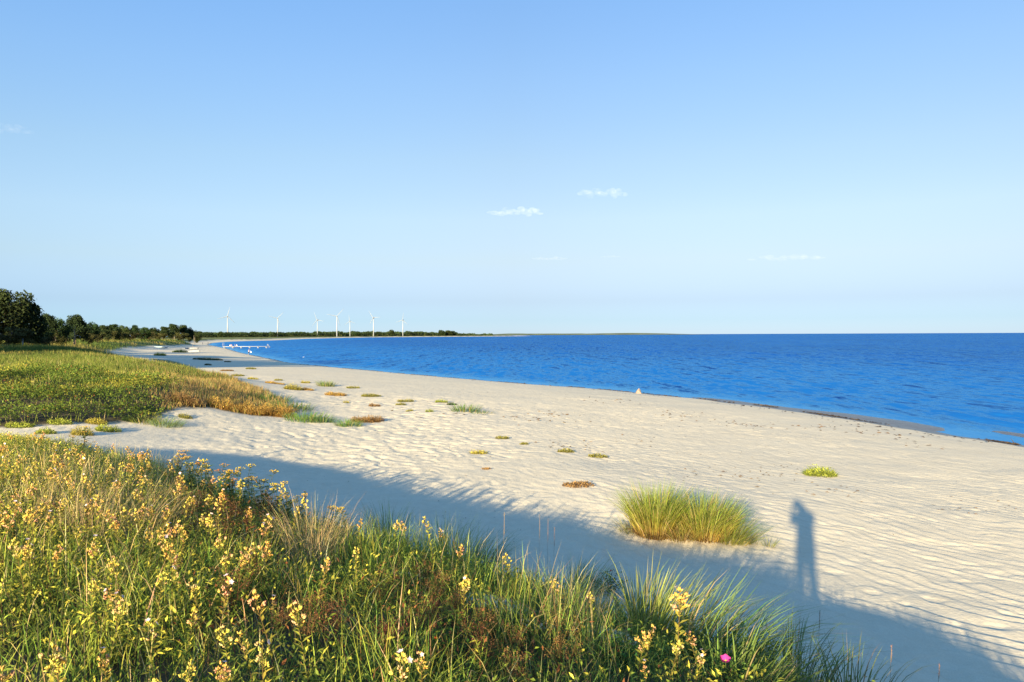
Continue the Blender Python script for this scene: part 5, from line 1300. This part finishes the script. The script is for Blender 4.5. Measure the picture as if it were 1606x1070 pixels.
# ------------------------------------------------------------------ the photographer, whose shadow lies on the sand
def photographer():
    gz0 = float(ground_z(0.16, -.42)[0][0]); top = ZC + .165; H = top - gz0; k = H / 1.80
    J = [(0, 0, .96, (.18, .13)), (0, -.01, 1.18, (.185, .12)), (0, .0, 1.38, (.20, .12)), (-.03, .03, 1.50, (.085, .08)), (-.08, .05, 1.56, .062), (-.125, .08, 1.65, (.085, .095)), (-.14, .08, 1.73, (.09, .098)), (-.155, .08, 1.775, (.05, .06))]
    E = [(i, i + 1) for i in range(7)]
    for sg in (-1, 1):
        b = len(J); J += [(sg * .09, 0, .80, (.125, .12)), (sg * .10, .03, .50, .085), (sg * .125, -.02, .10, .052), (sg * .135, .05, .045, .047), (sg * .145, .16, .03, .038)]
        E += [(0, b)] + [(b + i, b + i + 1) for i in range(4)]
        b = len(J); J += [(sg * .195, .0, 1.42, .066), (sg * .225, .13, 1.20, .055), (sg * .16, .30, 1.50, .036), (sg * .10, .37, 1.585, .030), (sg * .088, .395, 1.62, (.022, .03))]
        E += [(2, b)] + [(b + i, b + i + 1) for i in range(4)]
        w = b + 4                          # palm; thumb and four fingers close round the phone
        px_, py_, pz = J[w][:3]
        for q, (fx, l_) in enumerate(((.022, .9), (.007, 1.0), (-.008, .95), (-.022, .75))):
            b = len(J); J += [(px_ - sg * .004, py_ + .022, pz + fx + .004, .009), (px_ - sg * .020 * l_, py_ + .040, pz + fx * 1.1 + .004, .008), (px_ - sg * .042 * l_, py_ + .036, pz + fx * 1.1 + .003, .0075)]
            E += [(w, b), (b, b + 1), (b + 1, b + 2)]
        b = len(J); J += [(px_ - sg * .012, py_ - .014, pz - .02, .011), (px_ - sg * .036, py_ - .012, pz - .005, .009)]; E += [(w, b), (b, b + 1)]
    J = [(x * k, y * k, z * k, tuple(q * k for q in r) if isinstance(r, tuple) else r * k) for x, y, z, r in J]
    me = grow('person', J, E, [M_SKIN, cloth('grey_jacket', (.14, .15, .17)), cloth('dark_trousers', (.05, .055, .08)), M_HAIR, M_DARK], 2)
    dress(me, [(lambda c: c.z < .075 * k, 4), (lambda c: c.z < 1.0 * k, 2), (lambda c: c.y > .36 * k, 0), (lambda c: c.z > 1.70 * k and c.y < .30 * k or (c.z > 1.58 * k and c.y < .06 * k), 3), (lambda c: c.z > 1.52 * k and c.y < .22 * k, 0)], 1)
    o = tag(link('person', me, None, None, (.0, -.47, gz0)), 'dark clad photographer holding a phone, casting the long shadow on the sand', 'person')
    o.rotation_euler = (0, 0, 0)
    fg = Geo(); hx, hy, hz = -.125 * k, .08 * k, 1.66 * k                     # face: eyes, nose, mouth, ears as one child
    for sg in (-1, 1):
        pods(fg, [(hx + sg * .032, hy + .090 * k, hz + .02)], [(0, 1, 0)], .012, .020, (.9, .9, .88)); pods(fg, [(hx + sg * .078 * k, hy - .01, hz)], [(sg, -.3, .2)], .022, .05, (.5, .3, .22))
    pods(fg, [(hx, hy + .085 * k, hz + .015)], [(0, .55, -1)], .05, .026, (.5, .31, .23)); pods(fg, [(hx - .025, hy + .088 * k, hz - .055)], [(1, 0, 0)], .05, .014, (.5, .2, .17), .5)
    link('face', fg.mesh('face'), M_FLOWER, o)
    ph = Geo(); box(ph, -.078, .078, -.0115, -.0035, -.037, .037); tag(link('phone', ph.mesh('phone'), M_DARK, None, (0, -.058, ZC - .005)), 'dark phone held level in both hands of the photographer', 'phone')
photographer()

# ------------------------------------------------------------------ clouds
def cloud(px, py, wpx, hpx, dens, seed, label, tone=.97):
    D_ = 9000.0; d = ray(px, py); x, y, z = d.x / d.y * D_, D_, ZC + d.z / d.y * D_
    w, h = wpx * D_ / FPX, hpx * D_ / FPX
    bm = bmesh.new(); r = random.Random(seed); n = 14
    for i in range(n):
        t = (i + .5) / n; s_ = math.sin(math.pi * t) ** .5 * r.uniform(.55, 1.2) * (.45 + .9 * float(vnoise(t * 4 + seed, .5, 191)))
        m4 = Matrix.Translation((w * (t - .5), r.uniform(-.2, .2) * w, r.uniform(-.1, .25) * h * s_)) @ Matrix.Diagonal((w * .085, w * .10, h * .42 * s_ + h * .06, 1))
        bmesh.ops.create_icosphere(bm, subdivisions=2, radius=1, matrix=m4)
    me = bpy.data.meshes.new('cloud'); bm.to_mesh(me); bm.free()
    o = link('cloud', me, None, None, (x, y, z))
    rm = o.modifiers.new('one_skin', 'REMESH'); rm.mode = 'VOXEL'; rm.voxel_size = h * .07
    m, nt, out = new_mat('cloud_vapour')
    tc = node(nt, 'ShaderNodeTexCoord'); n1 = noise(nt, tc.outputs['Object'], 7.0 / w, 3, .5)
    mr = node(nt, 'ShaderNodeMapRange'); mr.inputs[1].default_value = .36; mr.inputs[2].default_value = .80; mr.inputs[3].default_value = 0; mr.inputs[4].default_value = dens / h; L(nt, n1.outputs[0], mr.inputs[0])
    v = node(nt, 'ShaderNodeVolumePrincipled'); v.inputs['Color'].default_value = (tone * .99, tone, min(1, tone * 1.04), 1); v.inputs['Anisotropy'].default_value = -.1; L(nt, mr.outputs[0], v.inputs['Density']); L(nt, v.outputs[0], out.inputs['Volume'])  # lower tone greys the vapour colour, standing in for shade on faint clouds
    me.materials.append(m); tag(o, label, 'cloud')
cloud(808, 333, 84, 16, .36, 3, 'left of the two small white puffy clouds above the middle of the sea')
cloud(946, 303, 76, 18, .28, 5, 'right, higher one of the two small white puffy clouds')
cloud(1236, 405, 110, 9, .08, 8, 'faint grey streak of cloud low over the right of the sea', .78)
cloud(862, 406, 52, 8, .12, 11, 'faint small streak of cloud below the two puffy ones', .78)
cloud(957, 403, 30, 6, .09, 13, 'faintest small streak of cloud right of the other low one', .78)
cloud(12, 204, 70, 14, .12, 17, 'faint grey cloud wisp at the left edge of the sky', .78)
SC.cycles.volume_bounces = 2; SC.cycles.volume_max_steps = 256
